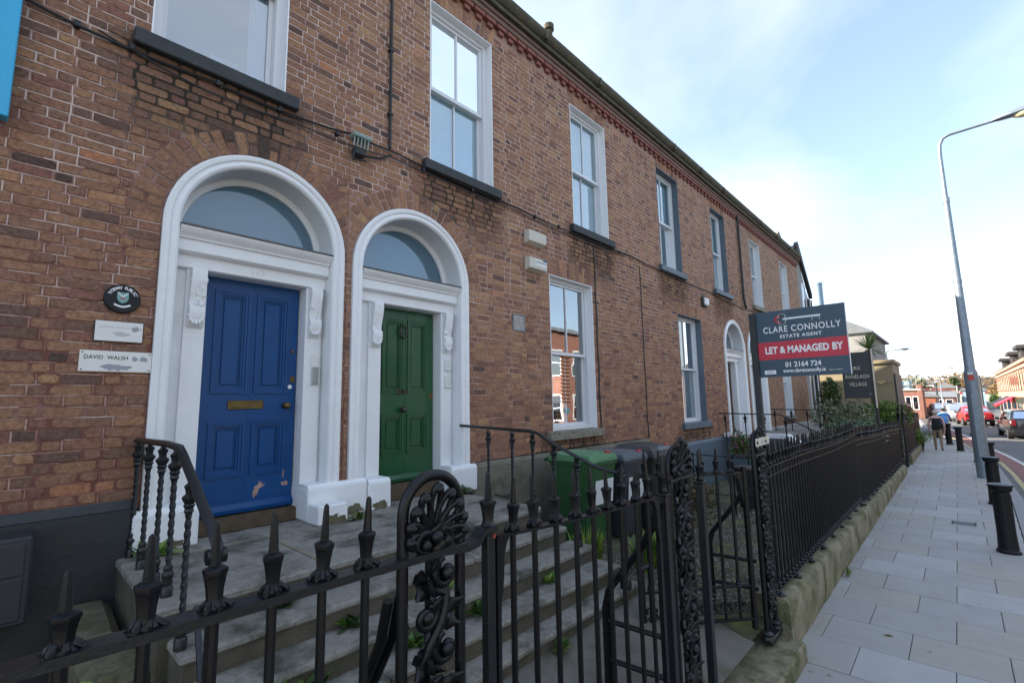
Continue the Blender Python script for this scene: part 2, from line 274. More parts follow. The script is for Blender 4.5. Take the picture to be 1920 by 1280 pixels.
M = dict(
 brick=brickmat('brick', ['#564640', '#6a544a', '#7e6152', '#906c58', '#9a755b', '#845d52', '#a37f60', '#aa775a']),
 brick_red=brickmat('brick_warm', ['#5c4c47', '#755a50', '#8a6756', '#99735d', '#a67f62', '#876052', '#ad8b68', '#b28063']),
 brick_far=brickmat('brick_pale', ['#6f5a4c', '#866a56', '#957660', '#9f7f64', '#806353', '#a98b6a']),
 dentil=mat('red_brick', '#8d584d', .85, '#71473e', 9, .4, .003, 60, world=1),
 mortar=mortarmat('mortar', '#93766b', '#6e4b43'), mortar2=mortarmat('mortar_light', '#9d8175', '#7d5e54', 1.0, 4.0), ribbon=mortarmat('pointing', '#d9c6bb', '#9a7165', 1.5, 5.0),
 white=mat('white_paint', '#e6e8ea', .42, '#dcdfe2', 5, .2, .0012, 30, col3='#bdbbb4', n3=6, t3=(.66, .85)),
 white_old=mat('old_white_paint', '#e3e5e7', .5, '#d8dbdd', 5, .2, .002, 40, col3='#8f8b78', n3=7, t3=(.66, .8)),
 upvc=mat('white_window_frame', '#d2d5d9', .35, '#d2d4d6', 3, .1),
 cream=mat('cream_plastic', '#c9c6b9', .5, '#bfbbad', 6, .2), plastic=mat('white_plastic', '#d5d6d4', .4),
 blue=mat('blue_gloss_paint', '#0c3f74', .28, '#10477c', 5, .3, .0016, 22, spec=.3, coat=.08),
 green=mat('green_gloss_paint', '#18492c', .2, '#1e5233', 5, .3, .0012, 22, spec=.5, coat=.3),
 blister=mat('bare_wood_patch', '#b09a90', .8, '#8b6a5f', 40, .6),
 brass=mat('brass', '#75663f', .4, '#5d5032', 12, .4, metal=.8), steel=mat('brushed_steel', '#9ea3a6', .32, metal=.85), bronze=mat('dark_bronze', '#4b4a40', .4, '#33352f', 20, .4, metal=.6),
 glass=glassmat('window_glass', '#dde5e8', .24), glass_sky=glassmat('reflecting_glass', '#a9c4d8', .3), glass_frost=mat('obscured_glass', '#4a697e', .06, spec=.8, coat=.6, col2='#547285', nscale=2, namt=.2),
 glass_dark=glassmat('car_glass', '#39464c', .18),
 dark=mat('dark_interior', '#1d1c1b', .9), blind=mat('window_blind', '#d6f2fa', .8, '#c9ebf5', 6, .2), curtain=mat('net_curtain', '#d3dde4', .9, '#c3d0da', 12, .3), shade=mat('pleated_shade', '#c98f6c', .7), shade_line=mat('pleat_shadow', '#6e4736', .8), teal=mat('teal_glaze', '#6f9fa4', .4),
 sill=mat('painted_sill', '#33383b', .7, '#272b2d', 9, .4, .003, 60, col3='#55533f', n3=14, t3=(.6, .7)),
 sill_blue=mat('blue_grey_paint', '#5a6873', .6, '#525f6a', 5, .3), sill_stone=mat('stone_sill', '#8b8778', .85, '#6a675b', 8, .4, .004, 50, col3='#33352c', n3=10, t3=(.55, .68)),
 plinth_dark=mat('dark_grey_paint', '#2b3033', .6, '#23282b', 5, .3, .004, 30, col3='#35361f', n3=5, t3=(.6, .75)),
 granite=mat('granite', '#7b7668', .88, '#625e52', 10, .4, .006, 70, col3='#4b4a3a', n3=3, t3=(.5, .7), world=1),
 step=mat('step_stone', '#8d8b84', .85, '#716f68', 26, .45, .005, 90, col3='#43433a', n3=2.6, t3=(.48, .64), world=1),
 riser=mat('dark_riser_stone', '#5a554a', .9, '#47443a', 9, .5, .006, 60, col3='#3d4028', n3=3, t3=(.5, .66), world=1),  # riser faces: darker, browner stone than the treads, with greenish patches
 rubble=mat('rubble_stone', '#6f6a55', .9, '#4d4939', 9, .5, .014, 26, col3='#4a4c26', n3=5, t3=(.5, .65), world=1),
 coping=mat('coping_stone', '#8b8570', .88, '#6a654d', 4, .5, .009, 45, col3='#4d5130', n3=3.4, t3=(.46, .6), world=1),
 threshold=mat('brown_threshold', '#5d4e3c', .85, '#463a2d', 12, .5, .004, 50),
 iron=mat('black_iron_paint', '#080a0d', .36, '#0e1217', 30, .4, .0012, 90, spec=.36, col3='#3a302d', n3=26, t3=(.74, .8)), iron_dull=mat('worn_black_paint', '#0b0e12', .42, '#14191e', 40, .4, .002, 60, col3='#5b5b58', n3=30, t3=(.68, .74)),
 rust=mat('red_oxide', '#7a352c', .6), rail_paint=mat('grey_black_paint', '#171b1e', .4, '#111416', 14, .3, .001, 90),
 gutter=mat('mossy_gutter', '#4f4a3c', .85, '#3c392e', 12, .45, .006, 40, col3='#5f5a3c', n3=8, t3=(.52, .66), world=1),
 slate=mat('slate', '#4b4d51', .6, '#3d3f43', 4, .4, .004, 30), lead=mat('lead_flashing', '#4d4f52', .6),
 cable=mat('black_cable', '#17181a', .55), insul=mat('porcelain', '#8fa29c', .3, '#5f7a72', 20, .3),
 paving=mat('paving_slab', '#9f9f9e', .8, '#939392', 3, .4, .0016, 150, col3='#98948c', n3=1.1, t3=(.55, .75), world=1), paving2=mat('paving_slab_warm', '#a19f9a', .8, '#95938d', 3, .4, .0016, 150, col3='#949189', n3=1.3, t3=(.55, .75), world=1), paving3=mat('paving_slab_pale', '#a8a9aa', .8, '#9c9d9d', 3, .4, .0016, 150, col3='#9b9994', n3=1.2, t3=(.55, .75), world=1), joint=mat('paving_joint', '#55544f', .95, '#45443d', 20, .4, world=1),
 kerb=mat('granite_kerb', '#8f9193', .8, '#7b7d7f', 12, .4, .003, 80, world=1), asphalt=mat('asphalt', '#5e6062', .88, '#505254', 3, .4, .004, 160, world=1, col3='#6b6c6b', n3=.8, t3=(.5, .7)),
 lane=mat('red_cycle_lane', '#835a56', .88, '#744f4b', 5, .4, .003, 150, world=1), yellow=mat('yellow_line', '#a89a72', .8), line=mat('white_line', '#c9c9c6', .8, '#b4b4b0', 12, .3, world=1),
 soil=mat('garden_earth', '#4d4a3d', .95, '#3d3b30', 7, .5, .02, 22, col3='#5a6330', n3=1.7, t3=(.5, .62), world=1), gravel=mat('gravel', '#8d8a82', .9, '#6d6a62', 20, .5, world=1), gravel2=mat('gravel_dark', '#605e58', .9), path=mat('old_concrete_path', '#6c6a63', .9, '#57554e', 5, .45, .006, 60, col3='#474a2c', n3=2.5, t3=(.56, .7), world=1),
 leaf=mat('leaf', '#4a6b22', .55, '#35531a', 9, .4), leaf_dk=mat('dark_leaf', '#2d4a23', .55, '#223a1c', 5, .4), leaf_lt=mat('light_leaf', '#7d9438', .55, '#5f7a28', 5, .4), leaf_grey=mat('grey_leaf', '#6d7f6c', .6, '#52664f', 5, .4), leaf_var=mat('variegated_leaf', '#9a9c80', .6, '#5d6a4a', 9, .5), leaf_dry=mat('dry_leaf', '#6b5a3a', .7, '#54432c', 6, .4), flower=mat('pink_flower', '#8d5a72', .6), palm=mat('palm_leaf', '#6d8044', .5, '#4d6430', 4, .4),
 bark=mat('bark', '#4a4034', .9, '#38302a', 20, .5, .01, 30), twig=mat('bare_twig', '#8a7250', .9, '#77603f', 3, .4),
 bin_green=mat('green_bin_plastic', '#2f5a33', .45, '#294f2d', 3, .3), bin_lid=mat('green_bin_lid', '#5c8a64', .5, '#527e5a', 3, .3), bin_grey=mat('grey_bin_plastic', '#3a4047', .5), bin_lid2=mat('grey_bin_lid', '#59626c', .5), bin_black=mat('black_bin_plastic', '#33332f', .5), bin_lid3=mat('dark_bin_lid', '#46474a', .45), red=mat('red_plastic', '#a01c22', .35), sticker=mat('white_sticker', '#d6d9da', .4), tyre=mat('rubber', '#141414', .8),
 navy=mat('sign_navy', '#2a4658', .4, '#264153', 2, .2), sred=mat('sign_red', '#b8203a', .4), swhite=mat('sign_white', '#e2e4e6', .5), spost=mat('sign_post', '#2b3033', .6, '#23282b', 6, .3), sdark=mat('sign_slate', '#20262c', .35, '#252c33', 2, .4), sgold=mat('sign_cream', '#cfc3b0', .5), plaque=mat('plaque_black', '#0e1319', .4, spec=.3), shield=mat('shield_teal', '#6f9a98', .5), grey_ink=mat('grey_ink', '#8f959d', .6), faint_ink=mat('faint_ink', '#b4b8bc', .6), black_ink=mat('black_ink', '#3f4146', .5), sky_blue=mat('cyan_board', '#2fa3cf', .4), meter=mat('meter_box_grey', '#2c3036', .5, '#272b31', 3, .2),
 galv=mat('galvanised_steel', '#87929b', .45, '#74808a', 6, .4, .001, 40, metal=.5, col3='#9aa2a6', n3=9, t3=(.6, .7)), lens=mat('lamp_lens', '#cdbf96', .3), bollard=mat('bollard_black', '#0f1215', .4, '#15191c', 12, .3, .001, 60, spec=.3), sticker_red=mat('red_sticker', '#b04038', .5),
 render_beige=mat('beige_render', '#8c8068', .9, '#81755d', 2.5, .4, .003, 40, col3='#6d634f', n3=.8, t3=(.55, .75), world=1), render_grey=mat('grey_render', '#8b8b88', .9, '#7e7e7b', 2, .4), eaves=mat('eaves_brick', '#7a6257', .9, '#665147', 6, .4, .004, 40, world=1), render_dim=mat('slate_grey_cladding', '#5c5f61', .8, '#525557', 2, .4), render_white=mat('white_render', '#a3a39f', .9, '#969691', 2, .3), brick_plain=mat('distant_brick', '#805b4e', .9, '#6f4d42', 2.4, .5, .004, 30, world=1), brick_orange=mat('sunny_brick', '#b3937e', .9, '#a5826d', 1.6, .5, .004, 30, world=1), red_roof=mat('red_tile', '#84473c', .8, '#70392f', 3, .4), grey_roof=mat('grey_tile', '#6f7579', .8, '#62686c', 3, .4), orange=mat('orange_paint', '#8f5a42', .8, '#82503a', 2, .3), steel_blue=mat('blue_grey_steel', '#8aa3b2', .5, '#7c95a4', 2, .3), dark_wood=mat('dark_barge_board', '#35302d', .7, '#2a2624', 6, .4),
 car_black=mat('black_car_paint', '#15181c', .2, coat=.8), car_red=mat('red_car_paint', '#8c1a22', .25, coat=.8), car_silver=mat('silver_car_paint', '#a5aaae', .28, metal=.5, coat=.6), car_white=mat('white_car_paint', '#c4c6c8', .3, coat=.6), tail=mat('tail_lamp', '#5d0c12', .2), head=mat('head_lamp', '#c4ccd0', .15), plate_y=mat('plate', '#c9c6b4', .5), trim=mat('black_trim', '#101113', .5), rim=mat('alloy', '#8d9093', .3, metal=.8),
 skin=mat('skin', '#b98a74', .6), hair=mat('grey_hair', '#b5aca2', .8), cl_black=mat('black_cloth', '#1a1b1e', .85), cl_pink=mat('pale_pink_shirt', '#c3a09b', .85), cl_khaki=mat('khaki_trousers', '#83725e', .85), cl_blue=mat('blue_jacket', '#4f86bd', .75), cl_dark=mat('navy_trousers', '#20242c', .85), cl_magenta=mat('magenta_coat', '#a8385f', .8), shoe=mat('dark_shoe', '#1c1a19', .6),
)
# ------------------------------------------------------------------ ground, road, pavement
KX = 1.0923                       # railing line scale found from the survey of the photograph
YF = -3.08                        # railing line
def kz(z): return 2.3-(2.3-z)*KX
def kx(x): return x*KX
def kerb_y(x):
    P = [(-60, -5.1), (8, -5.12), (15, -5.28), (21, -5.2), (24, -5.1), (27, -4.8), (30, -4.42), (36, -3.8), (45, -2.7), (60, -1.6), (90, 1.0), (160, 8)]
    for (a, b), (c, d) in zip(P, P[1:]):
        if a <= x <= c:
            t = (x-a)/(c-a); return b+(d-b)*t
    return P[-1][1]
XS = [-60, -20, -5, 0, 4, 8, 10, 12, 15, 17, 19, 21, 22.5, 24, 25.5, 27, 28.5, 30, 33, 36, 40, 45, 52, 60, 75, 90, 120, 160]
def strip(fa, fb, z, xs=XS):
    m = MB()
    for a, b in zip(xs, xs[1:]): m.quad((a, fa(a), z), (b, fa(b), z), (b, fb(b), z), (a, fb(a), z))
    return m
m = MB(); m.quad((-400, -400, -.2), (700, -400, -.2), (700, 500, -.2), (-400, 500, -.2)); struct('ground', m, M['asphalt'])
struct('road', strip(lambda x: kerb_y(x)-.02, lambda x: kerb_y(x)-14, -.11), M['asphalt'])
def W0(x): return kerb_y(x)-.75 if x < 24 else kerb_y(x)-.75-(x-24)*.02
struct('cycle_lane', strip(lambda x: kerb_y(x)-.36, W0, -.106), M['lane'])
struct('lane_line', strip(W0, lambda x: W0(x)-.12, -.102), M['line'])
struct('road_edge_line', strip(lambda x: kerb_y(x)-.22, lambda x: kerb_y(x)-.33, -.102), M['yellow'])
m = MB()
for i in range(12):
    x = 14+i*7; m.quad((x, kerb_y(x)-3.6, -.104), (x+3, kerb_y(x+3)-3.6, -.104), (x+3, kerb_y(x+3)-3.72, -.104), (x, kerb_y(x)-3.72, -.104))
struct('centre_line', m, M['line'])
pav = struct('pavement', strip(lambda x: -2.95, lambda x: kerb_y(x)+.16, -.012), M['joint'])
kb = thing('kerb', '', ''); del kb['label'], kb['category']; kb['kind'] = 'structure'
x = -6
while x < 60:
    m = MB(); a, b = kerb_y(x)+.15, kerb_y(x+.92)+.15
    m.ring([[(x+.004, a, -.2), (x+.004, a-.2, -.2), (x+.004, a-.2, -.015), (x+.004, a-.185, 0), (x+.004, a, 0)], [(x+.916, b, -.2), (x+.916, b-.2, -.2), (x+.916, b-.2, -.015), (x+.916, b-.185, 0), (x+.916, b, 0)]])
    obj('kerb_stone', m, M['kerb'], kb, smooth=False); x += .92
# paving slabs: courses across the pavement, every slab a part
i = 0; xs0 = 2.58
while xs0 < 34:
    xa, xb = xs0+.003, xs0+.605
    yy = -3.13-(.0 if i % 2 else .33)
    ye = kerb_y(xs0+.3)+.165
    y0 = -3.1
    edges = [y0]; q = -3.296 if i % 2 else -3.606+.0
    while q > ye+.12: edges.append(q); q -= .655
    edges.append(ye)
    for a, b in zip(edges, edges[1:]):
        mm = MB(); h = rnd.uniform(-.0018, .0018); t = rnd.uniform(-.0012, .0012)
        mm.cbox(xa, xb, b+.003, a-.003, -.04, h, .004)
        obj('paving_slab', mm, M[rnd.choices(['paving', 'paving2', 'paving3'], [5, 3, 2])[0]], pav)
    xs0 += .611; i += 1

# ------------------------------------------------------------------ brick laying
def clip_spans(spans, a, b):
    out = []
    for s, e in spans:
        if b <= s or a >= e: out.append((s, e)); continue
        if a-s > .03: out.append((s, a))
        if e-b > .03: out.append((b, e))
    return out
def brickpoly(mb, P, tint, soot, proud, j=.0042):
    """P: four corners (x,z) counter-clockwise seen from the street"""
    cx = sum(p[0] for p in P)/4; cz = sum(p[1] for p in P)/4
    w_ = max(abs(P[1][0]-P[0][0]), abs(P[1][1]-P[0][1]), .02); h_ = max(abs(P[3][1]-P[0][1]), abs(P[3][0]-P[0][0]), .02)
    Q = [(p[0]+rnd.uniform(-j, j), p[1]+rnd.uniform(-j, j)) for p in P]
    e = .008
    def ins(p):
        dx, dz = cx-p[0], cz-p[1]; d = sqrt(dx*dx+dz*dz)+1e-6; k = e*1.4/d
        return (p[0]+dx*min(k, .4), p[1]+dz*min(k, .4))
    O = []
    for i in range(4):                                   # worn corners
        p, a, b = Q[i], Q[i-1], Q[(i+1) % 4]; k = rnd.uniform(.005, .02)
        for q in (a, b):
            d = sqrt((q[0]-p[0])**2+(q[1]-p[1])**2)+1e-6; t = min(k/d, .35); O.append((p[0]+(q[0]-p[0])*t, p[1]+(q[1]-p[1])*t))
    fr = [ins(p) for p in O]
    V = [(a, -proud+rnd.uniform(-.0012, .0012), b) for a, b in fr]+[(a, -proud+.009, b) for a, b in O]
    F = [tuple(range(8))]+[(i+8, (i+1) % 8+8, (i+1) % 8, i) for i in range(8)]
    mb.ct, mb.ck = tint, soot; mb.add(V, F)
CH = .075
def soot_at(x, z, sills):
    s = 0
    for a, b, zs in sills:
        if a-.22 < x < b+.22 and zs-1.0 < z < zs+.25:
            d = (zs-z)/.95 if z < zs else (z-zs)/.25
            if z >= zs and a < x < b: continue
            edge = min(1, (x-a+.22)/.3, (b+.22-x)/.3)
            s = max(s, (1-d)*1.0*max(0, edge))
    return max(0, min(.95, s*1.15))
def lay_bricks(house, x0, x1, zb, zt, rects, arches, mats, sills, tone, fc=None):
    """Flemish bond: every course headers and stretchers in turn, cut at the openings"""
    B = []; RB = []
    for k in range(int((zt-1.35)/CH)+1):
        z = 1.35+k*CH
        if z < zb-.001 or z+CH > zt+.001: continue
        zc = z+CH/2; sp = [(x0, x1)]
        for (a, b, c, d) in rects:
            if c < zc < d: sp = clip_spans(sp, a, b)
        for (cx, ro, zs, rv) in arches:
            if zc < zs: hw = ro
            else:
                hw = rv*rv-(zc-zs)**2
                if hw <= 0: continue
                hw = sqrt(hw)
            sp = clip_spans(sp, cx-hw, cx+hw)
        for s, e in sp:
            q = s; w0 = rnd.uniform(-.002, .002)
            while q < e-.02:
                q2 = min(e, q+rnd.uniform(.07, .24)); w1 = rnd.uniform(-.0028, .0028)
                if rnd.random() < (.5 if x0 < 0 else .6)+.36*min(1, max(0, (z-1.8)/3.2)): RB.append((q, z+w0, q2, z+w1, rnd.uniform(.002, .0046)))
                q, w0 = q2, w1
            ph = (k % 2)*.17+rnd.uniform(-.012, .012)
            x = x0-.4+ph; hd = (k % 2) == 0
            while x < e:
                ln = (.105 if hd else .218)+rnd.uniform(-.008, .008)
                a, b = max(x, s), min(x+ln, e)
                if b-a > .03: B.append([(a, z+.004), (b, z+.004), (b, z+CH-.004), (a, z+CH-.004)])
                if s+.02 < x+ln < e-.02 and rnd.random() < .45+.45*min(1, max(0, (z-1.8)/3)): RB.append((x+ln+.0045, z+.004, None, z+CH-.004, rnd.uniform(.0022, .0042)))
                x += ln+.009; hd = not hd
    for (cx, ro, zs, rv) in arches:                      # half-round arch of two rings' depth
        n = int(pi*(ro+.02)/.083); xm = fc if fc else None
        for i in range(n):
            t0, t1 = pi*i/n, pi*(i+1)/n; g = .0055/(ro+.1)
            t0 += g; t1 -= g; tm = (t0+t1)/2
            def rad(t):
                r = rv-.008
                if xm:
                    dx = xm-cx
                    if dx*cos(t) > 1e-6: r = min(r, (abs(dx)-.006)/abs(cos(t)))
                return r
            segs = [(ro+.008, rv)] if i % 2 else [(ro+.008, ro+.118), (ro+.13, rv)]
            for ra, rb in segs:
                P = []
                for r_, t_ in ((ra, t1), (ra, t0), (rb, t0), (rb, t1)):
                    q = min(r_, rad(t_)); P.append((cx+q*cos(t_), zs+q*sin(t_)))
                ar = abs(sum(P[a][0]*P[(a+1) % 4][1]-P[(a+1) % 4][0]*P[a][1] for a in range(4)))/2
                if ar > .0015: B.append(P)
            if rnd.random() < .55:
                ra, rb = ro+.01, min(rv, rad(t1+g)); RB.append((cx, zs, t1+g, (ra, rb), rnd.uniform(.002, .0038)))
    for (a, b, c, d) in rects:                           # flat arch of splayed bricks over a window
        if (d-c) < .5 or (b-a) > 1.6 or (b-a) < .8: continue
    mb = MB()
    for a, z0, b, z1, h in RB:
        if isinstance(z1, tuple):
            c_, s_ = cos(b), sin(b); mb.ck = min(.97, soot_at(a, z0+z1[0], sills)*1.3+.1); mb.ct = .01; y = rnd.uniform(-.0016, .001)
            if z1[1]-z1[0] > .03: mb.quad(*[(a+r_*c_-q*s_, y, z0+r_*s_+q*c_) for r_, q in ((z1[0], -h), (z1[1], -h), (z1[1], h), (z1[0], h))])
            continue
        cx = a if b is None else (a+b)/2; mb.ck = min(.97, soot_at(cx, (z0+z1)/2, sills)*1.4+(.12 if x0 < -1 else .06)); mb.ct = .01; y = rnd.uniform(-.0016, .001)
        if b is None: mb.quad((a-h, y, z0), (a+h, y, z0), (a+h, y, z1), (a-h, y, z1))
        else: mb.quad((a, y, z0-h), (b, y, z1-h), (b, y, z1+h), (a, y, z0+h))
    obj('pointing', mb, M['ribbon'], house, W=True)['kind'] = 'stuff'
    return B
def flat_arch(B, a, b, z0, h=.29, splay=.1):
    n = int((b-a)/.078); zz0 = z0+.006
    for i in range(n):
        u0, u1 = i/n, (i+1)/n; g = .0055
        def X(u, t): return (a-splay*t)+((b-a)+2*splay*t)*u
        for t0, t1 in ([(0, 1)] if i % 2 else [(0, .62), (.66, 1)] if i % 4 else [(0, .34), (.38, 1)]):
            B.append([(X(u0, t0)+g, zz0+h*t0), (X(u1, t0)-g, zz0+h*t0), (X(u1, t1)-g, zz0+h*t1-.006), (X(u0, t1)+g, zz0+h*t1-.006)])
def emit_bricks(house, B, material, sills, tone):
    L_ = []
    for P in B:
        cx = sum(p[0] for p in P)/4; cz = sum(p[1] for p in P)/4
        q = [proj(p[0], 0, p[1]) for p in P]; ar = 0
        if all(q) and any(-20 < p[0] < 1940 and -20 < p[1] < 1300 for p in q):
            ar = abs(sum(q[a][0]*q[(a+1) % 4][1]-q[(a+1) % 4][0]*q[a][1] for a in range(4)))/2
        s = soot_at(cx, cz, sills)
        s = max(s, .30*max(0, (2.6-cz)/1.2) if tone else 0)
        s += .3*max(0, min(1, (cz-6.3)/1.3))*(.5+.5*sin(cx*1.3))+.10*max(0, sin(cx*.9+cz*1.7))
        s *= rnd.uniform(.3, .85)
        L_.append((ar, P, min(1, max(0, rnd.gauss(.5, .2))), s, rnd.uniform(-.0004, .0038)))
    L_.sort(key=lambda t: -t[0])
    for ar, P, t, s, pr in L_[:300]:
        mb = MB(); brickpoly(mb, P, t, s, pr)
        c = Vector((sum(p[0] for p in P)/4, 0, sum(p[1] for p in P)/4))
        mb.v = [(a-c.x, b-c.y, d-c.z) for a, b, d in mb.v]
        o = obj('brick', mb, material, house); o.location = c-house.location
    mb = MB()
    for ar, P, t, s, pr in L_[300:]: brickpoly(mb, P, t, s, pr)
    if mb.v:
        o = obj('brickwork', mb, material, house, W=True); o['kind'] = 'stuff'
def mortar_wall(house, x0, x1, zb, zt, rects, arches, material, sills):
    """mortar sheet with real openings, its soot carried on the faces"""
    X = {x0, x1}; Z = {zb, zt}
    for a, b, c, d in rects: X |= {a, b}; Z |= {c, d}
    for cx, ro, zs, rv in arches: X |= {cx-ro, cx+ro}; Z |= {zs, zs+ro}
    n = int((x1-x0)/.2); X |= {x0+(x1-x0)*i/n for i in range(n)}; n = int((zt-zb)/.2); Z |= {zb+(zt-zb)*i/n for i in range(n)}
    X = sorted(v for v in X if x0 <= v <= x1); Z = sorted(v for v in Z if zb <= v <= zt); mb = MB(); y = .0035
    for a, b in zip(X, X[1:]):
        if b-a < 1e-5: continue
        for c, d in zip(Z, Z[1:]):
            if d-c < 1e-5: continue
            mx_, mz_ = (a+b)/2, (c+d)/2
            if any(p < mx_ < q and r < mz_ < s for p, q, r, s in rects): continue
            if any(abs(mx_-cx) < ro and mz_ < zs+ro for cx, ro, zs, rv in arches): continue
            mb.ck = min(.97, soot_at(mx_, mz_, sills)*1.3); mb.ct = .01; mb.quad((a, y, c), (b, y, c), (b, y, d), (a, y, d))
    mb.ck = .1
    for cx, ro, zs, rv in arches:
        n = 24
        for i in range(n):
            t0, t1 = pi*i/n, pi*(i+1)/n; p0 = (cx+ro*cos(t0), zs+ro*sin(t0)); p1 = (cx+ro*cos(t1), zs+ro*sin(t1))
            mb.quad((p0[0], y, p0[1]), (p1[0], y, p1[1]), (p1[0], y, zs+ro), (p0[0], y, zs+ro))
    obj('mortar', mb, material, house, W=True)

# ------------------------------------------------------------------ windows and doors
def reveal(house, x0, x1, z0, z1, d, material, t=.012, y0=-.003):
    m = MB(); m.box(x0, x0+t, y0, d, z0, z1); m.box(x1-t, x1, y0, d, z0, z1); m.box(x0+t, x1-t, y0, d, z1-t, z1)
    obj('window_reveal', m, material, house, W=True)
def frame4(m, x0, x1, z0, z1, y0, y1, wl, wt, wb=None):
    wb = wb or wt
    m.box(x0, x0+wl, y0, y1, z0, z1); m.box(x1-wl, x1, y0, y1, z0, z1); m.box(x0+wl, x1-wl, y0+.0005, y1-.0005, z1-wt, z1); m.box(x0+wl, x1-wl, y0+.0005, y1-.0005, z0, z0+wb)
def sash_window(house, x0, x1, z0, z1, d=.1, fw=.07, fmat='upvc', bars=1, back='blind', rev=None, split=.5, sill='sill', sh=.13, so=.075, sx=.11, gl='glass'):
    if rev: reveal(house, x0, x1, z0, z1, d+.005, M[rev])
    a, b = x0+.012, x1-.012
    m = MB(); frame4(m, a, b, z0+.002, z1-.012, d, d+.16, fw, fw*.75, fw*.8)
    wn = obj('window', m, M[fmat], house, W=True)
    ia, ib, ic, id_ = a+fw, b-fw, z0+.002+fw*.8, z1-.012-fw*.75; zm = ic+(id_-ic)*split
    for c, dd, yo in ((zm-.022, id_, d+.03), (ic, zm+.022, d+.085)):
        m = MB(); frame4(m, ia+.001, ib-.001, c, dd, yo, yo+.045, .042, .04, .05)
        xs = [ia+.043+(ib-ia-.086)*i/(bars+1) for i in range(bars+2)]
        for xx in xs[1:-1]: m.box(xx-.011, xx+.011, yo+.004, yo+.04, c+.05, dd-.04)
        obj('sash', m, M[fmat], wn, W=True)
        for p, q in zip(xs, xs[1:]):
            g = MB(); e = .011 if bars else 0
            g.quad((p, yo+.022, c+.04), (q, yo+.022, c+.04), (q, yo+.022, dd-.03), (p, yo+.022, dd-.03))
            obj('pane', g, M[gl], wn, W=True)
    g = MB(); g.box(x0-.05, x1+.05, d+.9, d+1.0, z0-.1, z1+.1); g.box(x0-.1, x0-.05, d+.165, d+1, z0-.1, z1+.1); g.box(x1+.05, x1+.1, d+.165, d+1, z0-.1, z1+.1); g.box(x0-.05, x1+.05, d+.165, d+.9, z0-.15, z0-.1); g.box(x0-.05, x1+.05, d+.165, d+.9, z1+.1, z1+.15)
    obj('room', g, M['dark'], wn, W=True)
    if back == 'blind':
        g = MB(); g.box(ia+.001, ib-.001, d+.135, d+.142, ic-.0, id_+.0); obj('blind', g, M['blind'], wn, W=True)
    elif back:
        lo, hi, part = back
        g = MB(); n = 26; xa, xb = ia+(ib-ia)*lo, ia+(ib-ia)*hi
        rg = [[(xa+(xb-xa)*i/n, d+.15+.012*sin(i*1.55), z) for i in range(n+1)] for z in (ic-.02, ic+(id_-ic)*part)]
        g.ring(rg, caps=False, loop=False); obj('curtain', g, M['curtain'], wn, W=True, smooth=True, ang=180)
    if sill:
        g = MB(); g.cbox(x0-sx, x1+sx, -so, d+.03, z0-sh, z0-.002, .008, .002)
        obj('window_sill', g, M[sill], house, W=True)
    return wn
def sweep_arch(m, cx, zb, zs, prof, n=28, close=True):
    """profile of (radius, y) swept up one jamb, round the arch and down the other"""
    rings = [[(cx-r, y, zb) for r, y in prof]]
    for i in range(n+1):
        t = pi-pi*i/n; rings.append([(cx+r*cos(t), y, zs+r*sin(t)) for r, y in prof])
    rings.append([(cx+r, y, zb) for r, y in prof]); m.ring(rings)
